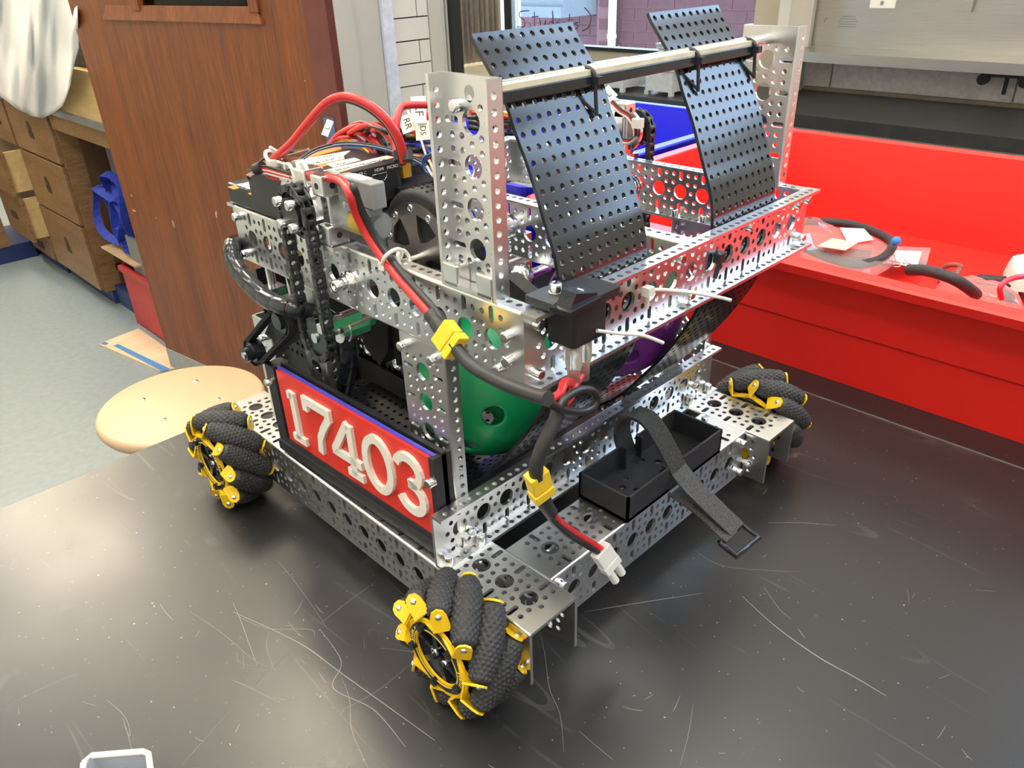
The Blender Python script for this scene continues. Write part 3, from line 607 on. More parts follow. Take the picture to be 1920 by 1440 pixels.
# white and blue organiser boxes on the counter
def wbox(x,y,wx,wy,h,m,label,lid=True,stripe=False):
    e = tag(empty('organiser_box',(x,y,TZ)),label,'box')
    mb = MB().box((x-wx/2+6,y-wy/2+6,TZ+14),(x+wx/2-6,y+wy/2-6,TZ+h)); mb.box((x-wx/2,y-wy/2,TZ+h-10),(x+wx/2,y+wy/2,TZ+h))
    for a in (-1,1):
        for b in (-1,1): mb.box((x+a*(wx/2-12)-8,y+b*(wy/2-12)-8,TZ),(x+a*(wx/2-12)+8,y+b*(wy/2-12)+8,TZ+14))
    obj('box_body', mb, m, e)
    if stripe: obj('blue_band', MB().box((x-wx/2+4,y-wy/2+4,TZ+35),(x+wx/2-4,y+wy/2-4,TZ+h-28)), mat('blue_band_plastic',(0.03,0.20,0.62),.4), e, label='blue band')
    if lid: obj('lid', MB().box((x-wx/2-3,y-wy/2-3,TZ+h),(x+wx/2+3,y+wy/2+3,TZ+h+9)), mat('grey_lid',(0.42,0.42,0.40),.4), e)
GB = mat('light_grey_box',(0.55,0.55,0.52),.45)
wbox(2290,1700,200,150,90,GB,'light grey organiser box on the counter, leftmost')
wbox(2300,1480,190,130,95,GB,'light grey organiser box nearest the sill middle')
wbox(2520,1590,150,150,140,GB,'taller pale grey box behind the two organisers')
wbox(2330,1300,170,120,100,WTRIM,'white organiser box with a blue band',False,True)
# white container at the near left corner
cp_ = tag(empty('plastic_container', at((225,1450),'z',TZ)),'white rectangular plastic container at the bottom left corner','container')
P = [Vector(at(p,'z',TZ+22)) for p in [(157,1432),(172,1418),(268,1410),(279,1414),(283,1445),(276,1500),(150,1520)]]
n = len(P); c = sum(P,Vector())/n; V=[]
for (k_,z_) in ((.86,TZ+.5),(1,TZ+22),(1.03,TZ+22),(1.03,TZ+23.5),(.95,TZ+23.5),(.80,TZ+2)): V += [Vector((c[0]+(p[0]-c[0])*k_,c[1]+(p[1]-c[1])*k_,z_)) for p in P]
mb = MB().add(V,[(i*n+k,i*n+(k+1)%n,(i+1)*n+(k+1)%n,(i+1)*n+k) for i in range(5) for k in range(n)]+[tuple(range(n)),tuple(range(5*n,6*n))])
obj('container_body', mb, mat('frosted_tub_plastic',(0.34,0.36,0.40),.35), cp_)
Pp=[Vector((c[0]+(p[0]-c[0])*1.0,c[1]+(p[1]-c[1])*1.0,TZ+22.5)) for p in P]; obj('rim', MB().tube(Pp+Pp[:1],2.0,8), WHITE, cp_, label='white rim')

# ================================================================ THE ROBOT
RB = tag(empty('wheeled_robot', (180,216,TZ)), 'aluminium four-wheeled robot with red 17403 plate, on the black table', 'robot')
X,Y,Z = Vector((1,0,0)),Vector((0,1,0)),Vector((0,0,1))
def webholes(L, w=48, big=True):
    n = int((L-24)//24); H_ = []
    for k in range(n):
        x = 24+24*k
        if big: H_.append(circ(x,0,7,20))
        if w == 48:
            for sx in (-8,8):
                for sy in (-16,-8,8,16): H_.append(circ(x+sx,sy,2.05,9))
            for sy in (-1,1): H_.append(slot(x,sy*16,2.05,5.5))
            H_.append(circ(x+12,0,2.05,9))
        else:
            for sx in (-8,8):
                for sy in (-8,8): H_.append(circ(x+sx,sy,2.05,9))
            H_.append(circ(x+12,0,2.05,9))
    if w == 48:
        H_.append(circ(12,0,2.05,9))
        for sy in (-16,-8,8,16):
            H_.append(circ(8,sy,2.05,9)) if n*24+24 < L-40 else None
            H_.append(circ(24*n+16,sy,2.05,9)) if L > 24*n+30 else None
    # de-duplicate first/last rows
    out, seen = [], []
    for h in H_:
        cx_ = sum(p[0] for p in h)/len(h); cy_ = sum(p[1] for p in h)/len(h)
        if any(abs(cx_-a)<3 and abs(cy_-b)<3 for a,b in seen) or cx_ < 4 or cx_ > L-3.5: continue
        seen.append((cx_,cy_)); out.append(h)
    return out
CH = {}
def channel_mesh(L, w=48, dep=12, t=2.5):
    k = (L,w,dep)
    if k in CH: return CH[k]
    mb = MB(); h = w/2; r = 1.6
    v,f = plate([(0,-h+r),(L,-h+r),(L,h-r),(0,h-r)], webholes(L,w), t)
    mb.add([(a,b,c-t/2) for a,b,c in v], f)
    if dep > 20: hs = [[(p[0],p[1]) for p in q] for q in webholes(L,48)]; out = [(0,-24),(L,-24),(L,24-r),(0,24-r)]; off = -24
    else: hs = [circ(x,0,2.05,10) for x in range(8,int(L)-3,8)]; out = [(0,-(dep-7.4)),(L,-(dep-7.4)),(L,7.4-r),(0,7.4-r)]; off = -7.4
    v2,f2 = plate(out, hs, t)
    for s_ in (-1,1):
        mb.add([(a, s_*(h-t/2-c*1), b+off) for a,b,c in v2], f2)
        # rounded outer corner strip
        n = 3; A = []
        for i in range(n+1):
            a = math.pi/2*i/n
            for x in (0,L): A.append((x, s_*(h-r+r*math.sin(a)), -r+r*math.cos(a)))
        for x in (0,L): A.append((x,s_*(h-t),-t))
        m_ = len(A)-2
        mb.add(A, [(2*i,2*i+1,2*i+3,2*i+2) for i in range(n)], True)
        mb.add(A, [tuple([2*i for i in range(n+1)]+[m_]), tuple([2*i+1 for i in range(n+1)]+[m_+1])])
    CH[k] = mb.mesh('channel', ALU); return CH[k]
def chan(name, L, o, ex, ez, w=48, dep=12, **t): return inst(name, channel_mesh(L,w,dep), frame(o,ex,ez), RB, **t)
# socket-head screw (local Z = outward, base at z=0)
def screw_mesh():
    mb = MB(); n = 20; r = 3.5; h = 6.2; ri = 1.7
    mb.lathe([(r,0),(r,h-.5),(r-.5,h),(ri+.35,h)],(0,0,0),(0,0,1),n)
    hx = [(ri*math.cos(math.pi/3*i),ri*math.sin(math.pi/3*i)) for i in range(6)]
    mb.add([(x*1.1,y*1.1,h) for x,y in hx]+[(x*1.1,y*1.1,h-2.2) for x,y in hx],[(i,(i+1)%6,(i+1)%6+6,i+6) for i in range(6)]+[tuple(range(6,12))])
    ring=[((ri+.35)*math.cos(2*math.pi*i/24),(ri+.35)*math.sin(2*math.pi*i/24),h) for i in range(24)]; hp=[]
    for i in range(24):
        a=2*math.pi*i/24; q=a%(math.pi/3)-math.pi/6; rr=ri*1.1*math.cos(math.pi/6)/math.cos(q); hp.append((rr*math.cos(a),rr*math.sin(a),h))
    mb.add(ring+hp,[(i,(i+1)%24,(i+1)%24+24,i+24) for i in range(24)])
    return mb.mesh('screw', STEEL)
SCREW = screw_mesh()
def screw(p, n, parent, **t): return inst('screw', SCREW, frame(p, Vector(n).orthogonal(), n), parent, **t)

sl_ = chan('side_channel',432,(24,0,0),Y,Z,dep=48); sr_ = chan('side_channel',432,(336,0,0),Y,Z,dep=48)
fc_ = chan('cross_channel',264,(48,48,0),X,Z,dep=48); rc_ = chan('cross_channel',264,(48,384,0),X,Z,dep=48)
R_ = chan('low_rail',360,(0,96,24),X,Y); T_ = chan('upper_rail',336,(24,24,192),X,Y)
L_ = chan('upper_rail',336,(24,24,192),Y,-X); RR_ = chan('upper_rail',336,(360,24,192),Y,X); M_ = chan('upper_rail',336,(180,24,192),Y,-X)
B_ = chan('upper_rail',336,(24,360,192),X,-Y)
T1 = chan('tower',120,(36,67,216),Z,X); T2 = chan('tower',120,(348,67,216),Z,-X)
P1 = chan('post',168,(24,120,0),Z,-X); P3 = chan('post',168,(360,120,0),Z,X)
P2 = chan('post',168,(24,267,0),Z,-X,w=32); P4 = chan('post',168,(360,267,0),Z,X,w=32)
P5 = chan('post',112,(24,356,0),Z,-X,w=32); P6 = chan('post',112,(360,356,0),Z,X,w=32)
for p,n,o in [((24,32,200),-X,L_),((24,32,184),-X,L_),((24,352,208),-X,L_),((24,352,176),-X,L_),((24,40,176),-X,L_),
              ((32,21.5,208),-Y,T_),((32,21.5,176),-Y,T_),((352,21.5,208),-Y,T_),((352,21.5,176),-Y,T_),((172,21.5,208),-Y,T_),((188,21.5,176),-Y,T_),((262,21.5,208),-Y,T_),((100,21.5,208),-Y,T_),((336,21.5,208),-Y,T_),
              ((24,136,160),-X,P1),((24,104,160),-X,P1),((24,352,96),-X,P5),
              ((8,90,2.5),Z,R_),((40,90,2.5),Z,R_),((320,90,2.5),Z,R_),((352,90,2.5),Z,R_),((32,93.5,16),-Y,R_),((328,93.5,16),-Y,R_),
              ((56,24,-8),-Y,fc_),((304,24,-8),-Y,fc_),((304,24,-40),-Y,fc_),((300,60,0),Z,fc_),
              ((0,376,-16),-X,sl_),((0,360,-32),-X,sl_),((0,392,-16),-X,sl_),((33.5,75,320),-X,T1),((350.5,75,320),X,T2),
              ((352,113,170.5),Z,RR_),((352,144,170.5),Z,RR_)]: screw(p,n,o)
# corner blocks at the towers
def cblock(p, s, parent):
    mb = MB(); a = 8
    mb.box((p[0],p[1],p[2]),(p[0]+10,p[1]+14,p[2]+15)); mb.cyl((p[0]+5,p[1]+5,p[2]+15),(p[0]+5,p[1]+5,p[2]+15.3),2,10)
    o = obj('corner_block', mb, ALUB, parent); bm_round(o,1.2); return o
for t_,x0 in ((T1,23.8),(T2,350.6)):
    cblock((x0,75.5,216),1,t_); cblock((x0,46,216),1,t_); obj('base_plate', MB().box((x0,46,216),(x0+9,88,219)), ALUB, t_)

# ------------------------------------------------ mecanum wheels
RW = 50.0; RC = 38.5
def roller_mesh():
    nL, nA = 90, 128; L = 25.5; V = []
    for i in range(nL+1):
        s_ = -L+2*L*i/nL; base = RW-1.0-math.sqrt(RC*RC+s_*s_/2)
        e = min(1,(L-abs(s_))/2.2); base = base*(.55+.45*math.sqrt(max(0,1-(1-e)**2)))
        for k in range(nA):
            a = k/nA*16; row = (s_+L)/2.9; u = a+(.5 if int(row)%2 else 0)
            du = (u-round(u))*4.3; dv = (row-int(row)-.5)*2.9
            d = math.hypot(du,dv); b = .9*max(0,1-(d/1.3)**2) if abs(s_)<L-2 else 0
            r = base+b; V.append((r*math.cos(2*math.pi*k/nA), r*math.sin(2*math.pi*k/nA), s_))
    F = [(i*nA+k,i*nA+(k+1)%nA,(i+1)*nA+(k+1)%nA,(i+1)*nA+k) for i in range(nL) for k in range(nA)]
    return MB().add(V,F,True).add(V[:nA],[tuple(range(nA))[::-1]]).add(V[-nA:],[tuple(range(nA))]).mesh('roller', RUBBER, fix=False)
ROLL = roller_mesh()
def wheel_parts(hand):              # local frame: Z = wheel axis pointing outward, centre at origin
    SD = {1:MB(),-1:MB()}; riv = MB()
    rolls = []
    for k in range(10):
        a = 2*math.pi*k/10+.31
        er = Vector((math.cos(a),math.sin(a),0)); et = Vector((-math.sin(a),math.cos(a),0)); ax = (Z*1+et*hand).normalized()
        c = er*RC; rolls.append((c,ax))
        for s_ in (-1,1):
            side = SD[s_]; e = c+ax*(26.2*s_); n_ = ax*s_
            # rounded lug perpendicular to the roller axis
            inn = (Vector((0,0,0))-e); inn -= n_*inn.dot(n_); zc = Z*(-s_); zc -= n_*zc.dot(n_); 
            rad = inn.normalized(); 
            u = rad; w = n_.cross(u); rr = 5.6
            zpl = 19.0*s_               # plane of the side plate
            ring_pt = lambda ang, r_: Vector((r_*math.cos(ang), r_*math.sin(ang), zpl))
            eang = math.atan2(e[1],e[0]); back = et*hand*s_
            b1 = ring_pt(eang-.30*hand*s_, 28.5); b2 = ring_pt(eang+.02*hand*s_-.62*hand*s_, 28.5)
            fold0 = e+u*3-w*rr*(1 if True else -1); 
            pts = [e+u*(rr*math.cos(t))+w*(rr*math.sin(t)) for t in [2*math.pi*i/14 for i in range(14)]]
            th = 1.5
            base = e+u*11
            lug = [e-u*0+w*rr, e+u*(-rr*.7)+w*rr*.7, e-u*rr, e+u*(-rr*.7)-w*rr*.7, e-w*rr, base-w*6.5, base+w*6.5]
            side.add([p+n_*th for p in lug]+[p for p in lug], [tuple(range(7)),tuple(range(7,14))[::-1]]+[(i,i+7,(i+1)%7+7,(i+1)%7) for i in range(7)])
            # web from ring to lug foot
            f1, f2 = base-w*6.5, base+w*6.5
            g1, g2 = (b1,b2) if (b1-f1).length+(b2-f2).length < (b1-f2).length+(b2-f1).length else (b2,b1)
            q = [f1,f2,g2,g1]; nn = (f2-f1).cross(g1-f1).normalized(); nn = nn*(1 if nn[2]*s_ > 0 else -1)*th
            side.add([p+nn*.5 for p in q]+[p-nn*.5 for p in q],[(0,1,2,3),(7,6,5,4),(0,4,5,1),(1,5,6,2),(2,6,7,3),(3,7,4,0)])
            riv.lathe([(2.4,0),(2.2,.6),(1.2,1.2),(.02,1.3)], e+n_*th, n_, 12)
    for s_ in (-1,1):
        z0 = 18.2*s_
        SD[s_].lathe([(21,z0),(31,z0),(31,z0+1.6*s_),(21,z0+1.6*s_),(21,z0)],(0,0,0),Z,48,False)
    hub = MB()
    for s_ in (-1,1):
        z0 = 19.9*s_
        hub.lathe([(22.9,z0),(27.5,z0),(27.5,z0+.5*s_),(22.9,z0+.5*s_),(22.9,z0)],(0,0,0),Z,40,False)
    hub.lathe([(27,-18),(27,18),(22,18),(22,-18),(27,-18)],(0,0,0),Z,40)
    hub.lathe([(.02,-10),(24,-10),(24,8),(.02,8)],(0,0,0),Z,32)
    for i in range(6):
        a = math.pi/3*i+.2; hub.box((8,-2.2,4),(24,2.2,18), Matrix.Rotation(a,4,'Z'))
    for i in range(5):
        a = 2*math.pi*i/5+.5; p = Vector((24.5*math.cos(a),24.5*math.sin(a),19)); hub.cyl(p,p+Z*4.5,3.2,14)
    for i in range(4):
        a = math.pi/2*i+.4; p = Vector((8*math.cos(a),8*math.sin(a),8)); hub.cyl(p,p+Z*7,4.1,14)
    trim = MB()
    trim.lathe([(22.2,20.5),(22.9,20.5),(22.9,20.9),(22.2,20.9),(22.2,20.5)],(0,0,0),Z,48,False)
    trim.lathe([(22.2,-20.5),(22.9,-20.5),(22.9,-20.9),(22.2,-20.9),(22.2,-20.5)],(0,0,0),Z,48,False)
    for sgn in (1,-1):
        for rot0 in (1.3,4.4):
            for i,ch_ in enumerate('goBILDA.com'):
                a = rot0-(i-5)*.105
                def fn(u,v,w,a=a): 
                    r = 25.1+v; t = Vector((math.sin(a),-math.cos(a),0))*u*1; rr_ = Vector((math.cos(a),math.sin(a),0))*r
                    p = rr_+t; return (p[0],p[1]*sgn,(20.5+w)*sgn)
                text(trim, ch_, 3.6, fn, .3)
    bolts = MB()
    for i in range(4):
        a = math.pi/2*i+.4; p = Vector((8*math.cos(a),8*math.sin(a),15)); bolts.lathe([(3.3,0),(3.3,1.6),(1.9,1.6),(1.7,.2),(.02,.2)],p,Z,16)
    nm = lambda mb,n_,m_: mb.mesh(n_, m_)
    return dict(sideA=nm(SD[1],'side_plate',YEL), sideB=nm(SD[-1],'side_plate',YEL), rivet=nm(riv,'rivets',STEEL), hub=nm(hub,'hub',BLACKG), trim=nm(trim,'hub_print',mat('yellow_print',(0.85,0.62,0.10),.4)), bolts=nm(bolts,'hub_bolts',STEEL), rolls=rolls)
WP = {1:wheel_parts(1), -1:wheel_parts(-1)}
def wheel(c, out, hand, spin):
    M = frame(c, Z, out) @ Matrix.Rotation(spin,4,'Z'); w = WP[hand]
    o = inst('mecanum_wheel', w['hub'], M, RB); inst('side_plate', w['sideA'], M, o); inst('side_plate', w['sideB'], M, o)
    for n_ in ('rivet','trim','bolts'): inst({'rivet':'rivets','trim':'hub_print','bolts':'hub_bolts'}[n_], w[n_], M, o, kind='stuff')
    for c_,ax in w['rolls']: inst('roller', ROLL, M@frame(c_, c_, ax), o)
    return o
WX = 22.0
wheel((-WX,48,-24), -X,  -1, 0.0); wheel((-WX,384,-24), -X, 1, 0.3)
wheel((360+WX,48,-24), X, 1, 0.2); wheel((360+WX,384,-24), X, -1, 0.1)
for (x,s_) in ((-4,1),(364,1)):
    for y in (48,384): obj('axle', MB().cyl((x-12,y,-24),(x+12,y,-24),4,12).cyl((x-3,y,-24),(x+3,y,-24),9,20), STEEL, RB)

# ------------------------------------------------ curved perforated sheets
PROF = [(92,352),(88,346),(68,321.5),(59,303),(51,288),(44,272),(37.5,256),(31.5,242),(28,229),(26.5,217),(26,195),(27,170),(33,148),(43,128),(60,100),(78,76),(97,52),(116,34),(138,19),(160,10),(190,5)]
def sheet(x0, x1, name):
    P = catmull([Vector((0,a,b)) for a,b in PROF], 12); S_ = [0]
    for a,b in zip(P,P[1:]): S_.append(S_[-1]+(b-a).length)
    Ltot = S_[-1]; W = x1-x0
    def pos(s):
        s = max(0,min(Ltot,s)); i = 0
        while i < len(S_)-2 and S_[i+1] < s: i += 1
        t = (s-S_[i])/max(1e-6,S_[i+1]-S_[i]); p = P[i].lerp(P[i+1],t); T = (P[min(len(P)-1,i+2)]-P[max(0,i-1)]).normalized()
        return p, Vector((0,T[2],-T[1]))   # normal toward -y/+z side
    nx = int(W//8.0); ny = int(Ltot//8.1); cw = W/nx; chh = Ltot/ny
    mb = MB(); th = 2.4; HR = 1.95; n = 12
    # cell: square with round hole, 12 perimeter points
    per = []
    for i in range(12):
        a = 2*math.pi*(i+.5)/12-math.pi/4-math.pi/12*1; 
        a = 2*math.pi*i/12+math.pi/12*3
        c_,s_ = math.cos(a),math.sin(a); k = .5/max(abs(c_),abs(s_)); per.append((c_*k,s_*k,a))
    vid = {}; V = []; F = []
    def vert(x,s,lay):
        key = (round(x,2),round(s,2),lay)
        if key not in vid:
            p,nn = pos(s); vid[key] = len(V); q = p+nn*(th/2*lay); V.append((x0+x,q[1],q[2]))
        return vid[key]
    for j_ in range(ny):
        for i_ in range(nx):
            cx_,cs = (i_+.5)*cw,(j_+.5)*chh
            o_ = [(cx_+u*cw,cs+v*chh) for u,v,a in per]; h_ = [(cx_+HR*math.cos(a),cs+HR*math.sin(a)) for u,v,a in per]
            for lay in (1,-1):
                a_=[vert(x,s,lay) for x,s in o_]; b_=[vert(x,s,lay) for x,s in h_]
                for k in range(12):
                    q=(a_[k],a_[(k+1)%12],b_[(k+1)%12],b_[k]); F.append(q if lay>0 else q[::-1])
            t_=[vert(x,s,1) for x,s in h_]; u_=[vert(x,s,-1) for x,s in h_]
            for k in range(12): F.append((t_[k],t_[(k+1)%12],u_[(k+1)%12],u_[k]))
    # rims
    for key,idx in list(vid.items()):
        pass
    edges = {}
    for f in F:
        for a_,b_ in zip(f,f[1:]+f[:1]): edges.setdefault((min(a_,b_),max(a_,b_)),[]).append(1)
    inv = {v:k for k,v in vid.items()}
    for (a_,b_),l in edges.items():
        if len(l)==1 and inv[a_][2]==1 and inv[b_][2]==1:
            c_=vid[(inv[a_][0],inv[a_][1],-1)]; d_2=vid[(inv[b_][0],inv[b_][1],-1)]; F.append((a_,b_,d_2,c_))
    mb.add(V,F,False); o = obj(name, mb, PANELM, RB); 
    me=o.data
    for p in me.polygons: p.use_smooth = True
    es = o.modifiers.new('sharp','EDGE_SPLIT'); es.split_angle = math.radians(35)
    return o
sheet(59,143,'perforated_sheet'); sheet(222,309,'perforated_sheet')

# ------------------------------------------------ bar between the towers
bar = obj('top_bar', MB().cyl((33.5,67,327),(348,67,327),4,20), STEEL, RB)
strip = obj('bar_dark_reflection', MB().box((40,58.5,319.5),(318,72,326)), BLACKG, bar, label='dark reflection on the bar, painted black'); bm_round(strip,.6)  # black box paints the dark reflection on the polished bar's front
obj('bar_bright_reflection', MB().box((41,60,326),(318,71,329)), mat('cream_reflection',(0.72,0.66,0.48),.25,.0), bar, label='bright reflection along the bar, painted cream')  # cream colour stands in for the bright reflection on the bar's top
def ziptie(pts, name, m, parent, w=2.6, tail=None, head=None):
    P = catmull(pts,5); mb = MB(); n = len(P)
    mb.tube(P, w*.5, 6)
    if head is not None: h = Vector(head); mb.box(h-Vector((2.6,2.6,2.2)), h+Vector((2.6,2.6,2.2)))
    if tail: mb.tube(catmull(tail,5), [w*.5]*(5*(len(tail)-1))+[w*.3], 6)
    return obj(name, mb, m, parent)
def loop_yz(x, cy, cz, ry, rz, n=12): return [Vector((x,cy+ry*math.cos(2*math.pi*i/n),cz+rz*math.sin(2*math.pi*i/n))) for i in range(n+1)]
for x,dn in ((43,0),(126,0),(236,0),(311,0)):
    ziptie(loop_yz(x,65.3,323.5,7.6,6.2), 'zip_tie', BLACK, bar, 3.4, head=(x+1,56.5,323))
    obj('zip_tie', MB().tube([(x,57.5,321),(x,56,303)],1.3,6).tube([(x,56,304),(x-9,64,315)],1.2,6), BLACK, bar)

# ------------------------------------------------ power switch
sw = obj('switch_box', MB().prism([(34,30),(34,3),(39,-3),(79,-3),(80,0),(80,17),(72,24),(50,30)], lambda u,v,w:(u,v,w), 217, 222), BLACK, RB, label='black power switch box'); bm_round(sw,.8)
bd = obj('switch_body', MB().prism([(42,20),(42,2),(44,0),(70,0),(72,2),(72,20)], lambda u,v,w:(u,v,w), 194, 217), BLACK, sw); bm_round(bd,.6)
def q3(pxs,z): return [Vector(at(p,'z',z)) for p in pxs]
bz=q3([(1031,575),(1070,587),(1128,557),(1086,538)],224.5); obj('bezel', MB().add([tuple(p) for p in bz]+[(p[0],p[1],222) for p in bz],[(0,1,2,3),(7,6,5,4),(0,4,5,1),(1,5,6,2),(2,6,7,3),(3,7,4,0)]), BLACKG, sw)
rk=q3([(1043,572),(1069,581),(1120,556),(1090,542)],224.6); up=Vector((0,0,7.5))
ra=rk[1].lerp(rk[2],.22)+up; rb_=rk[0].lerp(rk[3],.22)+up; rc2=rk[2]+Vector((0,0,2.2)); rd=rk[3]+Vector((0,0,2.2))
obj('rocker', MB().add([tuple(p) for p in rk+[ra,rb_,rc2,rd]],[(0,1,4,5),(4,6,7,5),(1,2,6,4),(0,5,7,3),(2,3,7,6),(0,3,2,1)]), BLACKG, sw)
mk=ra.lerp(rc2,.55).lerp(rb_.lerp(rd,.55),.5)
obj('switch_mark', MB().box(mk+Vector((-.5,-2,0)),mk+Vector((.6,2,.5))), WHITE, sw, label='white mark on the rocker')
screw((47.5,18.5,222),Z,sw); obj('washer', MB().cyl((47.5,18.5,222),(47.5,18.5,223),4.4,18), STEEL, sw)
obj('plate_hole', MB().cyl((40,8,222.02),(40,8,222.2),2.4,14), INK, sw)
for (a,b) in (((49,6),(38,-4)),((60,8),(52,2))):
    obj('terminal_sleeve', MB().lathe([(.02,0),(5,0),(5.2,-14),(4,-20),(4,-30),(.02,-30)], (a[0],a[1],195), Z, 10), CLEARV, sw, label='clear terminal sleeve')

# ------------------------------------------------ number plate
def sx(y): return 5.2+(290-y)*.024     # plate leans slightly: near end further in
sfn = lambda u,v,w: (sx(u)-w, u, v)
sg = MB(); sg.prism([(98,13),(304,13),(304,19),(98,19)], lambda u,v,w:(sx(u)-w,u,v), -12, 2.5)
for a,b in ((304,318),(97,102)): sg.prism([(a,13),(b,13),(b,90),(a,90)], lambda u,v,w:(sx(u)-w,u,v), -14, 2)
sg.prism([(98,3),(318,3),(318,13),(98,13)], lambda u,v,w:(sx(u)-w,u,v), -14, 4)
sign = obj('number_sign', sg, PRINTM, RB, label='black holder of the red number plate')
obj('backing', MB().prism([(97,19),(304,19),(304,92),(97,92)], sfn, -10, -6), BLACK, sign)
obj('blue_layer', MB().prism([(100,19),(303,19),(303,90.5),(100,90.5)], sfn, -4, -1.2), BLUEP, sign, label='blue layer behind the red plate')
obj('red_plate', MB().prism([(101,17),(301,17),(301,89),(101,89)], sfn, -1.2, 1.2), RED, sign, label='red plate')
def digit(mb, strokes_, y0, z0, w, h, t=3.6):     # stroke centre lines in 0..1 boxes, drawn with square-ended slabs
    for st_ in strokes_:
        P = [Vector((y0-p[0]*w, z0+p[1]*h, 0)) for p in st_]; n = len(P); Lp=[]; Rp=[]
        for i,p in enumerate(P):
            a = (p-P[i-1]).normalized() if i else None; b = (P[i+1]-p).normalized() if i < n-1 else None
            if a is None: a = b
            if b is None: b = a
            m_ = (a+b).normalized(); nn = Vector((-m_[1],m_[0],0)); k = t/max(.45,nn.dot(Vector((-a[1],a[0],0)))); Lp.append(p+nn*k); Rp.append(p-nn*k)
        for i in range(n-1):
            q = [(v[0],v[1]) for v in (Lp[i],Lp[i+1],Rp[i+1],Rp[i])]; mb.prism(q, sfn, 1.0, 4.2)
arc = lambda cx_,cy_,rx,ry,a0,a1,n=12: [(cx_+rx*math.cos(math.radians(a0+(a1-a0)*i/n)), cy_+ry*math.sin(math.radians(a0+(a1-a0)*i/n))) for i in range(n+1)]
HT = 46
for nm_,ss,y0,z0,w in [('1',[[(.12,.93),(.47,.93)],[(.47,1.0),(.47,0)],[(.0,.0),(1.0,.0)]],287,30,20),
                  ('7',[[(.03,.78),(.03,1.0),(.97,1.0),(.97,.86),(.70,.60),(.50,.35),(.42,0)]],259,30.5,35),
                  ('4',[[(.62,1.0),(.03,.32),(.03,.27),(1.0,.27)],[(.70,1.0),(.70,.0)],[(.45,.0),(1.0,.0)]],222,31,37),
                  ('0',[arc(.5,.5,.5,.5,90,450,22)],178,33,31),
                  ('3',[[(.02,.80)]+arc(.47,.76,.45,.25,150,-60,10)+[(.45,.52)],[(.45,.52)]+arc(.5,.26,.48,.27,65,-160,12)],139,33.5,29)]:
    mb = MB(); digit(mb, ss, y0, z0, w, HT); obj('digit', mb, WHITE, sign, label='raised white digit '+nm_)
for (a,b,s_) in ((311,75,0),(98,72,1)): screw((sx(a)-2,a,b),-X,sign)

# ------------------------------------------------ battery trays and strap
def tray(x0,x1,gap=None):
    t=1.8; mb=MB(); v,f=plate([(x0,24),(x1,24),(x1,72),(x0,72)],[circ(x,y,3.4,6) for x in [x0+14+k*15 for k in range(int((x1-x0-20)//15)+1)] for y in (36,48,60) if (x+y)%3>.0 and x<x1-6],3)
    mb.add([(a,b,c+2) for a,b,c in v],f)
    mb.box((x0,24,0),(x0+t,72,24)); mb.box((x1-t,24,0),(x1,72,24)); mb.box((x0,24,0),(x1,24+t,24)); mb.box((x0,72-t,0),(x1,72,24)); return mb
tr = MB()
v,f = plate([(134,23),(267,23),(267,73),(134,73)], [circ(x,y,3.5,6) for x,y in [(148,36),(160,33),(170,41),(153,47),(165,52),(176,58),(150,61),(182,38),(205,40),(215,52),(207,64),(228,44),(244,60),(252,37),(236,35)]], 3)
tr.add([(a,b,c+1.5) for a,b,c in v], f)
for q in ((134,23,136,73),(265,23,267,73),(134,23,187,25),(211,23,267,25),(134,71,187,73),(211,71,267,73),(187,23,189,30),(209,23,211,30),(187,66,189,73),(209,66,211,73)):
    tr.box((q[0],q[1],0),(q[2],q[3],24))
tray_ = obj('battery_tray', tr, PRINTM, RB, label='black printed battery tray')
PT = [Vector(p) for p in [(200,72,6),(199,80,26),(197,77,44),(196,66,55),(196,52,55),(197,40,44),(198,30,30),(199,22,18),(200,8,7),(203,-8,-4),(207,-22,-15),(210,-31,-22)]]
cw_ = [Vector((20,0,0))]*5+[Vector((19,0,2))]*5+[Vector((18,0,3))]*2
def rib(pts,wv,name,m,parent,t=1.8):
    P=catmull(pts,6); W_=catmull(wv,6); return obj(name, MB().ribbon(P,W_,t), m, parent)
rib(PT[:8],cw_[:8],'strap',CLOTH,RB,2.6)
rib(PT[7:],cw_[7:],'strap',WEB,RB,1.8)
rib([Vector(p) for p in [(201,-32,-24),(201,-22,-21),(200,-6,-12),(198,10,-6),(197,22,-3)]],[Vector((17,0,0))]*5,'strap',WEB,RB,1.6)
bk=[Vector((191,-27,-26)),Vector((220,-29,-24)),Vector((223,-44,-31)),Vector((193,-41,-33))]
obj('buckle', MB().tube(bk+[bk[0]],2.5,8), BLACKG, RB, label='black strap buckle')

# ------------------------------------------------ control hub boxes
h2 = obj('control_hub', MB().box((24,270,216.5),(96,366,234)), BLACK, RB, label='black box with orange and cream labels'); bm_round(h2,2.5)
h1 = obj('control_hub', MB().prism([(15,232),(103,232),(109,238),(109,300),(103,306),(15,306)], lambda u,v,w:(u,v,w), 228, 255), BLACK, RB, label='black control box with labels and ports'); bm_round(h1,1.6)
tp = lambda z: (lambda u,v,w:(u,v,z+w))
def lab(name,pxs,z,m,parent,t=.5):
    P=[at(p,'z',z) for p in pxs]; n=len(P)
    return obj(name, MB().add([(p[0],p[1],z+t) for p in P]+[(p[0],p[1],z) for p in P],[tuple(range(n)),tuple(range(n,2*n))[::-1]]+[(i,(i+1)%n,(i+1)%n+n,i+n) for i in range(n)]), m, parent)
def h1p(u,v): return (440+u/8,160+v/8)
def h2p(u,v): return (400+u/8,290+v/8)
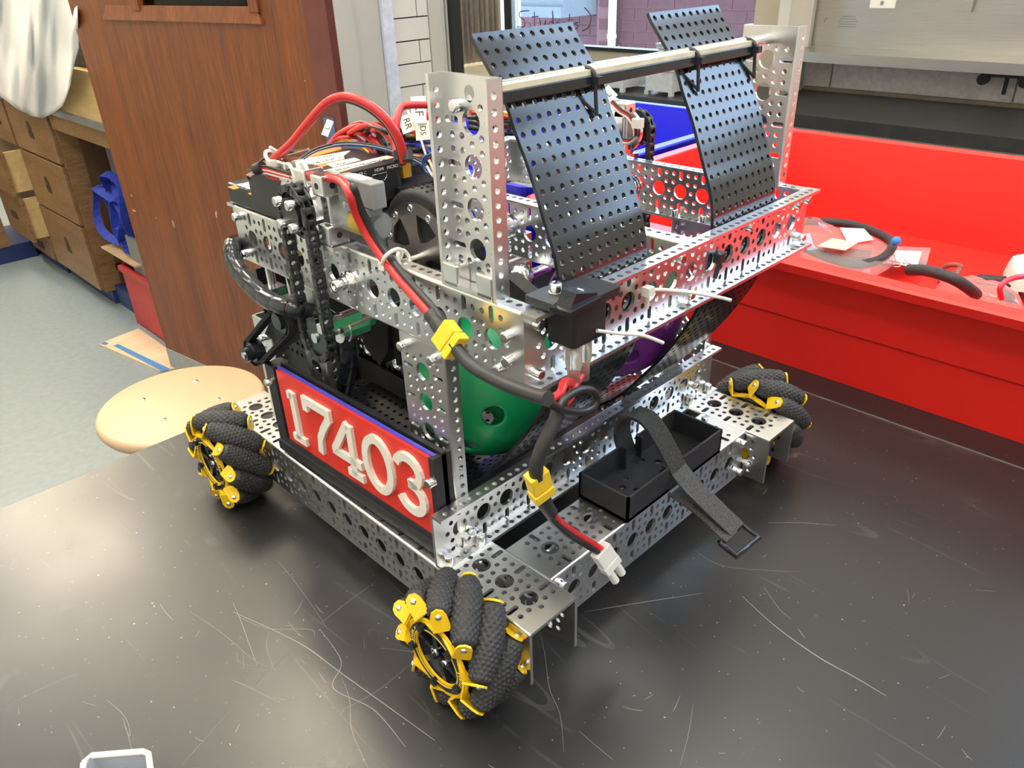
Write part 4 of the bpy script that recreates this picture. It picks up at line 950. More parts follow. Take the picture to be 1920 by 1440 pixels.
for q in ([(1085,1050),(1585,915),(1605,965),(1090,1105)],[(1215,1200),(1650,1108),(1640,1145),(1300,1235)],[(1420,1340),(1700,1250),(1715,1275),(1440,1365)]): lab('orange_label',[h1p(*p) for p in q],255,ORG,h1)
for q in ([(1060,1108),(1740,985),(1640,1060),(1645,1108),(1200,1200),(900,1170)],[(1370,1185),(1800,1095),(1890,1130),(1480,1240)],[(1320,1290),(2280,1060),(2400,1085),(1440,1338)]): lab('cream_label',[h1p(*p) for p in q],255.05,WLAB,h1)
for q in ([(215,490),(330,470),(390,510),(300,525)],[(520,590),(600,572),(800,640),(730,672)]): lab('orange_label',[h2p(*p) for p in q],234,ORG,h2)
for q in ([(350,455),(540,418),(650,460),(480,498)],[(490,508),(650,468),(830,512),(690,558)],[(710,560),(900,512),(990,570),(870,628)]): lab('cream_label',[h2p(*p) for p in q],234.05,WLAB,h2)
def rt(s_,pa,pb,size,parent,z=255.6,m=INK,flip=True):    # text running between two measured points, upside down to the viewer
    a,b=Vector(at(pa,'z',z)),Vector(at(pb,'z',z)); c=(a+b)/2; d=(a-b).normalized() if flip else (b-a).normalized(); w_=Vector((-d[1],d[0],0))
    mb=MB(); text(mb,s_,size,lambda u,v,w:tuple(c+d*u+w_*v+Vector((0,0,w+.05))),.15); return obj('lettering',mb,m,parent)
rt('CONTROL',h1p(1080,1190),h1p(1600,1075),8.5,h1,255.6); rt('17403-V1',h1p(1100,1130),h1p(1640,1010),6,h1,255.6)
rt('17403',h1p(1470,1205),h1p(1840,1120),6,h1); rt('CONTROL HUB',h1p(1420,1300),h1p(2330,1085),6.4,h1)
rt('XT4U',h1p(1700,1060),h1p(2080,960),8,h1,255.1,WHITE) if False else None
rt('CONTROL HUB',h1p(620,1150),h1p(1010,1085),6,h1,255.1,WLAB)
for q in ([(440,438),(500,432)],[(560,490),(640,480)],[(760,550),(830,540)]): rt('17403',h2p(*q[0]),h2p(q[1][0]+90,q[1][1]-8),4,h2,234.6)
for s_,x in (('USB C',69),('HDMI',85),('MICRO SD',100)):
    mb=MB(); text(mb,s_,3.4,lambda u,v,w:(x+u,231.9-w,252.2+v),.15); obj('lettering',mb,WHITE,h1)
obj('port', MB().box((66,231.3,245.5),(74,232.2,248.8)), INK, h1)
hp_=[(78,249.5),(91,249.5),(91,246.5),(88.5,244),(80.5,244),(78,246.5)]
obj('port', MB().prism(hp_, lambda u,v,w:(u,231.4+w,v), 0,.7), INK, h1); obj('port_rim', MB().tube([(p[0],231.3,p[1]) for p in hp_+hp_[:1]],.35,5), STEEL, h1)
obj('port', MB().box((96,231.3,248.6),(106,232.2,249.8)), INK, h1)
rg=[(108,226,262),(100,231,247)]
obj('connector', MB().box((110,236,240),(118,246,251)), mat('amber_plastic',(0.75,0.38,0.03),.4), h1, label='amber power connector')
obj('port_block', MB().box((98,226,224),(140,262,236)), BLACK, h1)
h3 = obj('expansion_hub', MB().box((120,250,218),(176,350,246)), BLACK, RB, label='second black hub box, inner side'); bm_round(h3,2)
obj('orange_label', MB().box((128,256,246),(150,272,246.5)), ORG, h3)
obj('hub_plate', MB().box((36,225,216.5),(180,350,219)), mat('dark_mount',(0.05,0.05,0.055),.5), RB)

# ------------------------------------------------ chain drives
def sprocket(c, R1, parent, m, x0, x1, teeth=16):
    poly=[]
    for i in range(teeth*4):
        a=2*math.pi*i/(teeth*4); r=R1+(1.6 if i%4 in (1,2) else -1.2); poly.append((c[0]+r*math.cos(a),c[1]+r*math.sin(a)))
    return obj('sprocket', MB().prism(poly, lambda u,v,w:(w,u,v), x0, x1), m, parent)
def chain(xc, ct, cbm, R1, name='drive_chain'):
    e = empty(name, (xc,ct[0],(ct[1]+cbm[1])/2), RB)
    lk = MB()
    for k,(dx) in enumerate((-3.6,3.6)):
        for s_ in (-1,1):
            q = []
            for i in range(16):
                a = 2*math.pi*i/16; q.append((4.0*math.copysign(1,math.cos(a))*(1 if abs(math.cos(a))>.2 else 0)+3.2*math.cos(a), 3.2*math.sin(a)*(1-.25*(1-abs(math.cos(a))))))
        x_ = dx
        lk.prism(q, lambda u,v,w,x_=x_:(x_+w,u,v), -.6,.6)
    for y_ in (-4,4): lk.cyl((-4.6,y_,0),(4.6,y_,0),1.5,10); lk.cyl((-2.9,y_,0),(2.9,y_,0),2.5,12)
    LK = lk.mesh('chain_link', mat('oiled_black_chain',(0.03,0.03,0.032),.32))
    lk2 = MB(); 
    for x_ in (-2.3,2.3): lk2.prism(q, lambda u,v,w,x_=x_:(x_+w,u,v), -.55,.55)
    LK2 = lk2.mesh('chain_link', mat('oiled_black_chain',(0.03,0.03,0.032),.32))
    hh = ct[1]-cbm[1]; per = 2*hh+2*math.pi*R1; n = int(round(per/8/2))*2
    for i in range(n):
        s_ = per*i/n
        if s_ < hh: p=(ct[0]+R1, cbm[1]+s_); a=math.pi/2
        elif s_ < hh+math.pi*R1: t=(s_-hh)/R1; p=(ct[0]+R1*math.cos(t), ct[1]+R1*math.sin(t)); a=t+math.pi/2
        elif s_ < 2*hh+math.pi*R1: p=(ct[0]-R1, ct[1]-(s_-hh-math.pi*R1)); a=-math.pi/2
        else: t=math.pi+(s_-2*hh-math.pi*R1)/R1; p=(ct[0]+R1*math.cos(t), cbm[1]+R1*math.sin(t)); a=t+math.pi/2
        M = Matrix.Translation((xc,p[0],p[1])) @ Matrix.Rotation(a,4,'X')
        inst('chain_link', LK if i%2 else LK2, M, e)
    return e
for xc,s_ in ((9,-1),(375,1)):
    yc = 229 if s_<0 else 210; zt = 238; zb_ = 141
    e = chain(xc,(yc,zt),(yc,zb_),17)
    sprocket((yc,zt),14.5,RB,BLACKG,xc-1.6,xc+1.6); sprocket((yc,zb_),14.5,RB,BLACKG,xc-1.6,xc+1.6)
    hb = obj('sprocket_hub', MB().cyl((xc-4*-s_*-1,yc,zt),(xc+4*s_,yc,zt),10.5,28).cyl((xc,yc,zt),(xc+5*s_,yc,zt),11,28), BLACK, RB); obj('stub_shaft', MB().cyl((xc,yc,zb_),(xc-16*s_,yc,zb_),4,16), BLACK, RB)
    for dy in (-8,8):
        for dz in (-8,8): screw((xc+4.5*s_,yc+dy,zt+dz),X*s_,hb)
    # motor mount blocks between chain and rail
    if s_ < 0: xa, xb, y0 = 12, 28, 194
    else: xa, xb, y0 = 346, 362, 202
    xi = xa+5 if s_ < 0 else xa; xj = xb if s_ < 0 else xb-5
    o = obj('motor_mount', MB().box((xi,y0+2,226),(xj,y0+58,260)), ALUB, RB); bm_round(o,1.5)
    for q,(a,b,c,d_) in enumerate(((y0,y0+14,219,233),(y0+1.5,y0+12,233,253),(y0,y0+14,253,267),(y0+21,y0+36,256,268),(y0+45,y0+57,256,270),(y0+45,y0+58,219,233))):
        bm_round(obj('mount_block', MB().box((xa if q != 1 else xa+4,a,c),(xb,b,d_)), ALUB, o),1.2)
    obj('mount_foot', MB().box((xa,y0-2,216),(xb+4,y0+22,219)), ALUB, o)
    obj('hub_disc', MB().cyl((xa+1,y0+38,240),(xa+5,y0+38,240),23,40) if s_<0 else MB().cyl((xb-5,y0+10,240),(xb-1,y0+10,240),20,36), ALUB, o)
    for (y_,z_) in ((y0+7,226),(y0+7,260)):
        obj('mount_hole', MB().cyl((xa-.15,y_,z_),(xa+.1,y_,z_),2.2,12), INK, o); obj('mount_hole', MB().cyl(((xa+xb)/2,y0-.15,z_),((xa+xb)/2,y0+.1,z_),2.2,12), INK, o)
obj('spacer_bar', MB().box((4,212,150),(40,218,157)), ALUB, RB)
# servo and motor beside the left mount
sv = obj('servo', MB().box((22,152,250),(33,192,267)).box((22,158,244),(33,186,250)), GREYP, RB, label='grey servo'); bm_round(sv,1)
obj('servo_label', MB().box((24,164,267),(32,184,267.4)), WLAB, sv)
mo = obj('motor', MB().cyl((31,160,236),(31,205,236),9.5,28).cyl((31,157,236),(31,160,236),7,20), GREYP, RB, label='grey cylindrical motor'); 
obj('motor_label', MB().cyl((31,172,236),(31,184,236),9.7,28), mat('dull_yellow_label',(0.45,0.33,0.03),.5), mo)
mo2 = obj('motor', MB().cyl((312,226,240),(350,226,240),17,28).cyl((312,226,240),(309,226,240),9,20), ALUB, RB, label='silver motor, far side')

# ------------------------------------------------ traction wheels and shafts inside the frame
def twheel(x0,x1,c,R1):
    e = obj('traction_wheel', MB().lathe([(R1-11,x0+1),(R1-4,x0),(R1,x0+3),(R1,x1-3),(R1-4,x1),(R1-11,x1-1)],(0,c[0],c[1]),X,56), RUBBER, RB)
    tb_=MB()
    for i in range(36):
        a=2*math.pi*i/36
        for k in range(4):
            x_=x0+5+(x1-x0-10)*k/3; p=Vector((x_+(i%2)*2,c[0]+R1*math.cos(a),c[1]+R1*math.sin(a))); n_=Vector((0,math.cos(a),math.sin(a))); tb_.cyl(p-n_*.5,p+n_*1.2,1.2,6)
    obj('tread_studs', tb_, RUBBER, e)
    holes=[]
    for i in range(4):
        a0=math.pi/2*i+.5; holes.append([(16*math.cos(a0-.35),16*math.sin(a0-.35)),(30*math.cos(a0-.42),30*math.sin(a0-.42)),(31*math.cos(a0),31*math.sin(a0)),(30*math.cos(a0+.42),30*math.sin(a0+.42)),(16*math.cos(a0+.35),16*math.sin(a0+.35)),(10*math.cos(a0),10*math.sin(a0))])
    v,f=plate(circ(0,0,R1-9,48),holes,3)
    fm=MB().add([(x0-1+w,c[0]+u,c[1]+v_) for u,v_,w in v],f); fo=obj('wheel_face',fm,DSTEEL,e,label='dark steel wheel face')
    obj('inner_disc', MB().cyl((x0+8,c[0],c[1]),(x0+10,c[0],c[1]),R1-8,36), BLACK, e)
    sc2=MB()
    for i in range(10):
        a=2*math.pi*i/10+.2; sc2.lathe([(3,0),(3,-1.2),(1.8,-1.2),(1.7,-.3),(.02,-.3)],(x0-2.5,c[0]+(R1-13)*math.cos(a),c[1]+(R1-13)*math.sin(a)),X,14)
    obj('face_screws', sc2, STEEL, e)
    return e
twheel(86,112,(192,196),47); twheel(262,292,(192,194),46)
ax_=obj('shaft', MB().cyl((12,192,192),(356,192,192),4,16), STEEL, RB)
obj('shaft_collar', MB().lathe([(8,0),(8,5),(6,5),(6,8)],(24,192,192),-X,24).lathe([(4.4,0),(4.4,8),(2,8),(1.8,5),(.02,5)],(16,192,192),-X,16), STEEL, ax_)
obj('shaft_collar', MB().cyl((165,192,192),(178,192,192),11,24).cyl((156,192,192),(165,192,192),8,20), ALUB, ax_)
for x in (336,340,344,348): obj('shaft_collar', MB().cyl((x,192,192),(x+2.4,192,192),10,24), STEEL, ax_)
ax2=obj('shaft', MB().cyl((6,229,141),(356,229,141),4,16), STEEL, RB)
obj('shaft_collar', MB().cyl((26,229,141),(32,229,141),11,24).cyl((32,229,141),(50,229,141),12,24).cyl((50,229,141),(58,229,141),8,20), ALUB, ax2)
obj('shaft_collar', MB().lathe([(9,0),(9,8),(12,10),(12,20),(5,24)],(150,166,158),X,24), ALUB, ax_)
obj('shaft', MB().cyl((150,166,158),(200,166,158),4,12), STEEL, RB)
# black printed intake arms
def arm(poly, x0, x1, m=ROUGHB, lab=None): return obj('intake_arm', MB().prism(poly, lambda u,v,w:(w,u,v), x0, x1), m, RB, label=lab)
arm([(300,138),(262,150),(244,138),(252,92),(268,72),(290,86)], 86, 112, BLACK); arm([(252,140),(246,138),(240,80),(247,78)], 90, 110)
arm([(130,186),(118,190),(72,172),(62,160),(72,156),(122,174)], 104, 116); arm([(150,190),(142,192),(130,176),(138,172)], 112, 126)
arm([(208,190),(150,196),(148,186),(205,178)], 60, 72)
obj('yellow_guard', MB().prism([(100,170),(92,181),(86,181),(84,172),(78,166)], lambda u,v,w:(w,u,v), 100, 103), YEL, RB)
# lower inner panels
v,f=plate([(50,150),(300,150),(300,356),(50,356)],[circ(60+10*i,160+10*k,2.2,8) for i in range(24) for k in range(19)],2)
obj('floor_sheet', MB().add([(a,b,c+3) for a,b,c in v],f), BLACK, RB)
obj('inner_panel', MB().box((131,212,-40),(134,404,36)), mat('matt_black_panel',(0.085,0.083,0.076),.5), RB)
obj('inner_panel', MB().box((40,378,-40),(134,382,150)), BLACK, RB)
o=chan('low_rail',192,(131,212,42),Y,-X,w=32)
# sign-end upright plates behind the number plate
v,f=plate([(262,60),(350,60),(350,112),(262,112)],[circ(270+8*i,100,2,8) for i in range(10)]+[circ(274+8*i,90,2,8) for i in range(8)],2.5)
obj('back_plate', MB().add([(34+w,a,b) for a,b,w in v],f), BLACK, RB)
# standoffs under the rear of the left rail
for y,z in ((330,150),(296,150)):
    obj('standoff', MB().cyl((30,y,z),(30,y,168),3.8,12), ALUB, RB); obj('clamp_block', MB().box((22,y-8,z-18),(38,y+8,z)), ALUB, RB)
ob=obj('bearing_bracket', MB().prism([(326,112),(300,140),(250,158),(244,140),(296,108)], lambda u,v,w:(w,u,v), 12, 16), PRINTM, RB)
# toothed belt and pulley at the rear left
bc=[(333,96),(268,146)]; br=[11,12]
def beltloop(n=80):
    P=[]; (y0,z0),(y1,z1)=bc; d=math.atan2(z1-z0,y1-y0)
    for i in range(n):
        t=i/n
        if t<.25: a=d+math.pi/2+math.pi*t/.25; P.append((y0+br[0]*math.cos(a),z0+br[0]*math.sin(a)))
        elif t<.5: k=(t-.25)/.25; a=d-math.pi/2; P.append((y0+br[0]*math.cos(a)+(y1-y0)*k,z0+br[0]*math.sin(a)+(z1-z0)*k))
        elif t<.75: a=d-math.pi/2+math.pi*(t-.5)/.25; P.append((y1+br[1]*math.cos(a),z1+br[1]*math.sin(a)))
        else: k=(t-.75)/.25; a=d+math.pi/2; P.append((y1+br[1]*math.cos(a)+(y0-y1)*k,z1+br[1]*math.sin(a)+(z0-z1)*k))
    return P
BP=beltloop(); bt=MB(); bt.ribbon([(4,a,b) for a,b in BP+BP[:1]], Vector((9,0,0)), 1.6)
for i in range(0,80):
    a,b=BP[i]; c_,d_3=BP[(i+1)%80]; T=Vector((0,c_-a,d_3-b)).normalized(); N_=Vector((0,-T[2],T[1])); p=Vector((4,(a+c_)/2,(b+d_3)/2))
    bt.box((-4.5,-1.1,-1.8),(4.5,1.1,1.7), Matrix(((1,0,0,p[0]),(0,T[1],N_[1],p[1]),(0,T[2],N_[2],p[2]),(0,0,0,1))))
obj('toothed_belt', bt, RUBBER, RB)
pl=obj('belt_pulley', MB().cyl((0,333,96),(9,333,96),9.5,24).cyl((-7,333,96),(0,333,96),6.5,20), BLACKG, RB); obj('pulley_screw', MB().cyl((-8,333,96),(-7,333,96),3,14), STEEL, pl)
obj('belt_pulley', MB().cyl((0,268,146),(9,268,146),10.5,24).cyl((-3,268,146),(0,268,146),7,20), BLACKG, RB)

# ------------------------------------------------ cables
def cable(name, pts, r, m, parent=RB, n=10, k=8, lab=None):
    o = obj(name, MB().tube(catmull(pts,k), r, n), m, parent)
    if lab: o['label'] = lab
    return o
A = lambda px,x: Vector(at(px,'x',x))
# spiral-wrapped loom
LP = catmull([A((447,456),30),A((436,462),16),A((440,492),8),A((462,525),4),A((500,560),2),A((545,578),4),A((580,585),16),A((640,612),34),A((655,660),36),A((648,715),38),A((640,752),40)],9)
lm=MB(); n_=len(LP); seg=5; i=0
while i < n_-1:
    j_=min(n_-1,i+seg); q=LP[i:j_+1]; lm.tube(q,[7.2]+[7.6]*(len(q)-2)+[7.0],16); i=j_
loom=obj('spiral_wrap', lm, BLACKG, RB, label='glossy black spiral-wrapped cable loom')
obj('loom_wires', MB().tube(LP,6.2,10), REDW, loom)
# main red/black power lead
def twin(pts, name, m1=REDW, m2=BLKW, r=1.9, off=Vector((1.2,1.2,1.0)), lab=None):
    a=cable(name,pts,r,m1,lab=lab); b=cable(name,[p+off*r for p in pts],r,m2); return a
big=[A((757,292),60)+Vector((0,0,-4)),A((748,262),56),A((722,222),50),A((685,193),44),A((645,181),38),A((612,194),32),A((580,228),26),A((545,270),20),A((515,297),16),A((500,315),12),A((512,330),14),A((560,336),18),A((610,333),20),A((640,340),16),A((655,362),10)]
low=[A((655,362),10),A((668,400),14),A((688,440),18),A((715,480),20),A((745,520),18),A((780,560),14),A((812,597),10),A((822,612),9)]
cable('power_cable',big+low[1:],3.0,REDW,lab='thick red power cable'); cable('power_cable',[p+Vector((1.2,3.4,-2.0)) for p in big[:11]],2.6,BLKW)
cable('power_cable',[p+Vector((2.4,-2.6,2.4)) for p in [A((652,355),12)]+low],2.5,BLKW)
def shrink(pts,r,lab=None): return cable('heat_shrink',pts,r,mat('black_heat_shrink',(0.03,0.03,0.03),.45),lab=lab)
shrink([A((806,588),10),A((820,606),9),A((836,630),7)],[4.6]*8+[5.2]*8+[5.6])
def connector(p,q,w,h,up,m,parent=RB,lab=None):
    p,q=Vector(p),Vector(q); d=(q-p).normalized(); u=Vector(up); u=(u-d*u.dot(d)).normalized(); s_=d.cross(u); L_=(q-p).length
    M=Matrix(((d[0],s_[0],u[0],p[0]),(d[1],s_[1],u[1],p[1]),(d[2],s_[2],u[2],p[2]),(0,0,0,1)))
    mb=MB().box((0,-w/2,-h/2),(L_*.62,w/2,h/2),M).box((L_*.62,-w/2+.8,-h/2+.8),(L_*.68,w/2-.8,h/2-.8),M).box((L_*.68,-w/2-.4,-h/2-.3),(L_,w/2+.4,h/2+.3),M)
    o=obj('plug_connector',mb,m,parent,label=lab); bm_round(o,.7); return o
connector(A((829,618),6),A((857,655),4),16.5,8.5,(-1,-.4,.2),YELP,lab='yellow plug connector')
shrink([A((850,645),4),A((880,682),2),A((930,712),0),A((985,735),-4),A((1028,748),-8)],4.0)
b0=Vector(A((1028,748),-8))
lead=[b0,Vector(at((1048,735),'y',-8)),Vector(at((1056,716),'y',-6)),Vector((49,6,186)),Vector((49,6,196))]
cable('red_lead',[Vector(at((1030,750),'y',-12)),Vector(at((1050,738),'y',-8)),Vector(at((1059,716),'y',-2)),Vector((49,6,168)),Vector((49,6,176))],2.6,REDW)
cable('red_lead',[Vector(at((1050,765),'y',-6)),Vector(at((1068,748),'y',-2)),Vector(at((1078,722),'y',4)),Vector((60,8,170)),Vector((60,8,176))],2.6,REDW)
cable('black_lead',[Vector(at(p,'y',-16)) for p in [(1025,752),(1055,768),(1090,772),(1113,762),(1119,745),(1108,732),(1085,732),(1060,748),(1045,770)]],2.4,BLKW)
cable('red_lead',[Vector(at(p,'y',-13)) for p in [(1030,754),(1058,771),(1092,775),(1116,764),(1122,745),(1110,729),(1088,729),(1066,742)]],1.3,REDW)
shrink([Vector(at(p,'y',y)) for p,y in [((1052,752),-10),((1040,790),-12),((1020,830),-12),((1006,870),-10),((1006,895),-8)]],4.2)
connector(at((1005,886),'y',-8),at((1017,930),'y',-6),13,8.5,(-.3,-1,.3),YELP,lab='yellow plug connector')
shrink([Vector(at(p,'y',y)) for p,y in [((1016,926),-6),((1024,948),-4),((1034,962),-2)]],[4.6]*8+[4.4]*8+[4])
tail=[((1030,955),0),((1050,978),4),((1080,1000),8),((1110,1018),8),((1136,1034),4)]
cable('red_lead',[Vector(at(p,'y',y)) for p,y in tail],2.3,REDW)
cable('black_lead',[Vector(at((p[0]-4,p[1]+8),'y',y)) for p,y in tail],2.3,BLKW)
mp0,mp1=Vector(at((1125,1030),'y',6)),Vector(at((1160,1082),'y',-2)); d=(mp1-mp0).normalized()
wc=connector(mp0,mp0+d*(mp1-mp0).length*.62,15,8,(-.3,-.8,.6),NYLON,lab='white battery plug')
sdv=d.cross(Vector((-.3,-.8,.6))).normalized()
for s_ in (-1,1): obj('plug_barrel', MB().cyl(mp0+d*(mp1-mp0).length*.6+sdv*3.8*s_, mp1+sdv*3.8*s_, 3.1,14), NYLON, wc)
# zip ties, white
def wtie(c,axis,r,tailp=None):
    c=Vector(c); ax_2=Vector(axis).normalized(); u=ax_2.orthogonal().normalized(); w=ax_2.cross(u)
    mb=MB().tube([c+(u*math.cos(t)+w*math.sin(t))*r for t in [2*math.pi*i/20 for i in range(21)]],1.4,6)
    mb.box(c+u*r-Vector((2.8,2.8,2.4)),c+u*r+Vector((2.8,2.8,2.4)))
    if tailp: mb.tube(catmull(tailp,4),[1.3]*(4*(len(tailp)-1))+[.8],6)
    return obj('cable_tie',mb,WHITE,RB,label='white cable tie')
wtie(A((727,492),20)+Vector((4,0,2)),(0,-.8,-.5),7.5); wtie(A((757,486),34),(0.3,-.8,.3),6)
wtie(A((513,297),16),(-.3,.6,-.6),6.5,[A((520,285),16),A((510,279),12),A((506,276),10)])
wtie(A((545,330),14),(1,-.2,0),8); wtie(A((572,325),18),(1,-.2,0),7)
obj('cable_tie', MB().tube(catmull([Vector(at(p,'y',y)) for p,y in [((1216,545),16),((1240,543),10),((1300,549),-4),((1350,558),-14),((1370,563),-18)]],4),1.25,6).tube(catmull([Vector(at(p,'y',18)) for p in [(1213,548),(1214,562),(1212,578)]],4),1.6,6).box(Vector(at((1215,546),'y',14))-Vector((3,3,3)),Vector(at((1215,546),'y',14))+Vector((3,3,3))), WHITE, RB, label='white cable tie with long tail')
obj('cable_tie', MB().tube(catmull([Vector(at(p,'y',y)) for p,y in [((1119,620),-2),((1160,625),-6),((1205,629),-10),((1243,643),-14)]],4),1.25,6), WHITE, RB, label='white cable tie tail')
obj('zip_tie', MB().box(Vector(at((1349,483),'y',18))-Vector((3.5,3,3.5)),Vector(at((1349,483),'y',18))+Vector((3.5,3,3.5))).tube([Vector(at(p,'y',17)) for p in [(1349,488),(1345,505),(1340,522)]],1.8,6), BLACK, RB)
# blue/white flat cable over the hub
for o_,m_ in ((0,BLKW),(1.6,WHTW),(3.2,BLUW),(4.6,BLUW)):
    cable('ribbon_cable',[A((545,330+o_),12),A((556,305+o_),24),A((590,280+o_),44),A((640,268+o_),64),A((700,272+o_),84),A((750,286+o_),98),A((790,303+o_*1.2),104),A((812,325+o_),104),A((815,345),100)],1.0,m_,n=6,k=6)
cable('coiled_wire',[A(p,100) for p in [(795,305),(803,292),(812,288),(818,296),(814,315),(803,325),(795,315),(793,300),(802,290)]],.9,BLUW,n=6,k=6); cable('coiled_wire',[A(p,98) for p in [(800,312),(806,322),(812,330),(812,318),(804,300)]],1.0,WHTW,n=6,k=6)
# wire bundles behind the hubs
random.seed(3)
def arcw(p0,p1,top,m,r,x,nn=7,j=5):
    P=[]
    for i in range(nn):
        t=i/(nn-1); px=p0[0]+(p1[0]-p0[0])*t; py=p0[1]+(p1[1]-p0[1])*t-top*4*t*(1-t)*(.9+.2*random.random())
        P.append(A((px+random.uniform(-2,2),py),x+random.uniform(-j,j)))
    cable('wire',P,r,m,n=6,k=4)
for p0,p1,top,m_,r,x in [((615,280),(707,272),40,REDW,2.3,110),((607,285),(745,280),45,YELW,1.1,112),((606,282),(742,278),47,REDW,1.3,113),((610,284),(748,280),43,BLKW,1.2,114),((650,252),(735,300),20,REDW,2.0,110),((690,240),(742,275),14,REDW,1.8,112),((690,250),(730,300),25,BLKW,2.0,108),((700,245),(750,300),22,REDW,2.2,106),
     ((745,250),(825,215),8,REDW,2.4,140),((748,290),(826,230),15,REDW,2.2,138),((760,230),(830,240),4,REDW,2.0,142),((755,255),(826,262),3,YELW,1.3,136),((755,262),(826,268),4,BLKW,1.3,134),((752,268),(826,275),6,BLUW,1.6,132),((735,285),(826,290),6,BLKW,2.6,128),((765,300),(840,300),5,ORG,1.2,130),((750,240),(826,250),2,BLKW,1.8,140),((700,262),(780,248),12,REDW,2.0,130),((680,270),(760,258),12,BLKW,2.0,132),
     ((640,262),(722,292),30,BLKW,1.6,116),((640,258),(716,296),26,REDW,1.9,117),((655,250),(760,300),34,REDW,2.1,105),((663,250),(770,296),30,BLKW,1.8,104),((672,246),(752,302),36,REDW,1.6,118),((600,290),(700,290),34,REDW,1.6,108),((598,296),(690,286),28,YELW,1.0,109),((720,236),(790,262),16,REDW,2.2,126),((706,232),(800,240),10,REDW,2.4,130),((712,240),(806,250),12,BLKW,2.0,128),
     ((770,214),(832,222),4,REDW,2.2,146),((766,246),(832,246),6,YELW,1.3,140),((768,280),(836,282),8,WHTW,1.2,132),((740,296),(836,312),4,BLKW,2.6,122),((690,285),(740,240),10,REDW,1.8,124),((605,300),(640,262),6,ORG,1.2,112),((730,270),(830,300),10,BLUW,1.5,128),
     ((880,205),(960,215),3,YELW,1.3,150),((880,212),(960,222),3,REDW,1.5,150),((880,220),(960,228),1,BLKW,1.8,150),((880,228),(960,238),0,BLKW,2.4,152),((880,238),(960,250),-1,BLKW,2.2,154)]: arcw(p0,p1,top,m_,r,x)
cable('power_cable',[A((743,292),60),A((742,262),66),A((745,225),72),A((750,205),78),A((762,198),84),A((800,197),100),A((830,200),112)],2.4,REDW)
for px in ((747,300),(763,300)): obj('heat_shrink', MB().cyl(A((px[0],284),62),A((px[0]+2,302),60),3.8,12), BLACK, RB)
# left sensor wires with plugs
for q,(m_,dy) in enumerate([(BLKW,0),(REDW,3),(WHTW,6),(REDW,9),(WHTW,12)]):
    cable('sensor_wire',[A((560,330+dy*.8),14),A((520,318+dy),10),A((495,312+dy),6),A((475,318+dy*.6),2),A((464,328),0),A((470,333-dy*.3),4),A((490,300+dy*.4),16),A((530,288+dy*.3),34),A((580,280),48)],1.0,m_,n=6,k=5)
obj('black_wrap', MB().cyl(A((480,318),4),A((492,313),6),4.2,12), BLACK, RB)
for dy,m_ in ((0,WHTW),(4,REDW),(7,BLKW)): cable('servo_lead',[A((640,338+dy),22),A((660,346+dy),24),A((682,357+dy),26),A((701,368+dy),28)],1.5,m_,n=8)
# right-hand sensor wires
for dy,m_ in ((0,WHTW),(4,REDW),(7,BLKW)):
    cable('sensor_wire',[Vector(at((p[0]+dy*.4,p[1]-dy),'x',330)) for p in [(1140,190),(1160,210),(1178,222),(1188,240),(1189,258),(1180,268),(1165,267)]],1.2,m_,n=6,k=5)
obj('cable_tie', MB().box(Vector(at((1196,231),'x',328))-Vector((4,4,4)),Vector(at((1196,231),'x',328))+Vector((4,4,4))), WHITE, RB)
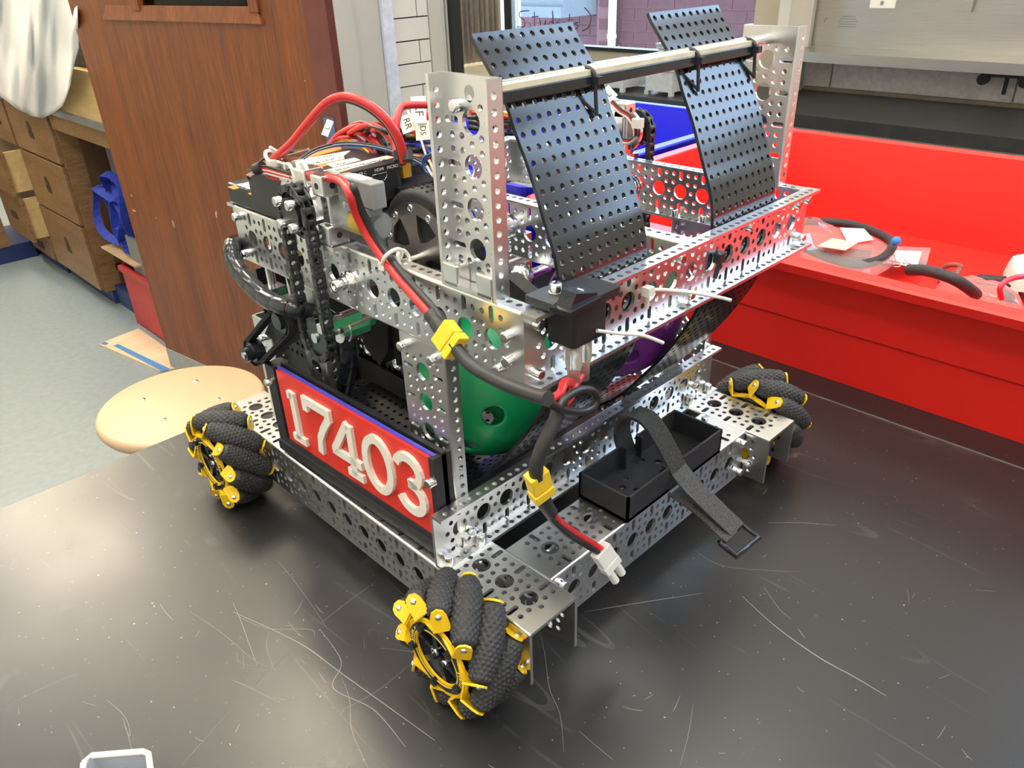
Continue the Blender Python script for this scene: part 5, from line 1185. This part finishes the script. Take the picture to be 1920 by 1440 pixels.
# paper flags on wires
def flag(px, x, w, h, ang, s_, size, name='wire_flag', flip=0):
    c=A(px,x); rv=Vector(CR[0]); dv=-Vector(CR[1]); u=rv*math.cos(ang)+dv*math.sin(ang); v_=-rv*math.sin(ang)+dv*math.cos(ang); nn=u.cross(v_)
    f_2=lambda a,b,d_:tuple(c+u*a+v_*b+nn*d_)
    o=obj(name, MB().prism([(-w/2,-h/2),(w/2,-h/2),(w/2,h/2),(-w/2,h/2)], f_2, -.3,.3), WLAB, RB)
    mb=MB(); text(mb,s_,size,f_2 if not flip else (lambda a,b,d_:f_2(-a,b,d_)),.0+.9); obj('lettering',mb,INK,o); return o
flag((785,206),118,20,11,-1.52,'RF',9); flag((764,232),112,13,11,-1.25,'RR',7); flag((793,245),116,14,11,-1.5,'DS',6)
flag((614,240),60,12,5,1.2,'L',5); flag((1141,177),310,11,12,.75,'L',8)
obj('cable_tie', MB().tube([A((763,207),108),A((780,232),108),A((798,290),106)],.9,6), WHITE, RB)

# ------------------------------------------------ balls held by the robot
def ball(name, c, r, m, label, rot):
    bm=bmesh.new(); bmesh.ops.create_icosphere(bm, subdivisions=6, radius=r*S)
    dirs=[]; g_=math.pi*(3-math.sqrt(5))
    N_=26
    for i in range(N_):
        y=1-2*(i+.5)/N_; rr=math.sqrt(1-y*y); dirs.append(rot@Vector((rr*math.cos(g_*i),y,rr*math.sin(g_*i))))
    hr=8.6/r
    # snap vertices near a hole's rim onto it, then delete the inside
    for v_ in bm.verts:
        u=v_.co.normalized(); d_=max(dirs,key=lambda q:q.dot(u)); a=math.acos(max(-1,min(1,d_.dot(u))))
        if abs(a-hr)<.017 and a>1e-4:
            tdir=(u-d_*u.dot(d_)).normalized(); v_.co=(d_*math.cos(hr)+tdir*math.sin(hr))*r*S
    kill=[f for f in bm.faces if (lambda u:max(q.dot(u) for q in dirs)>math.cos(hr*.96))(f.calc_center_median().normalized())]
    bmesh.ops.delete(bm, geom=kill, context='FACES')
    me=bpy.data.meshes.new(name); bm.to_mesh(me); bm.free(); me.materials.append(m)
    for p in me.polygons: p.use_smooth=True
    o=bpy.data.objects.new(name,me); link(o,Matrix.Translation(Wv(c))); so=o.modifiers.new('thick','SOLIDIFY'); so.thickness=.0026; so.offset=-1
    return tag(o,label,'ball')
ball('perforated_ball',(103,144,96),59.6,GRN,'green perforated plastic ball inside the robot, behind the near post',Quaternion((0,0,1),.55).to_matrix())
ball('perforated_ball',(235,123,120.5),59.4,PURP,'purple perforated plastic ball wedged between the two black sheets',Quaternion((1,0,0),.9).to_matrix())
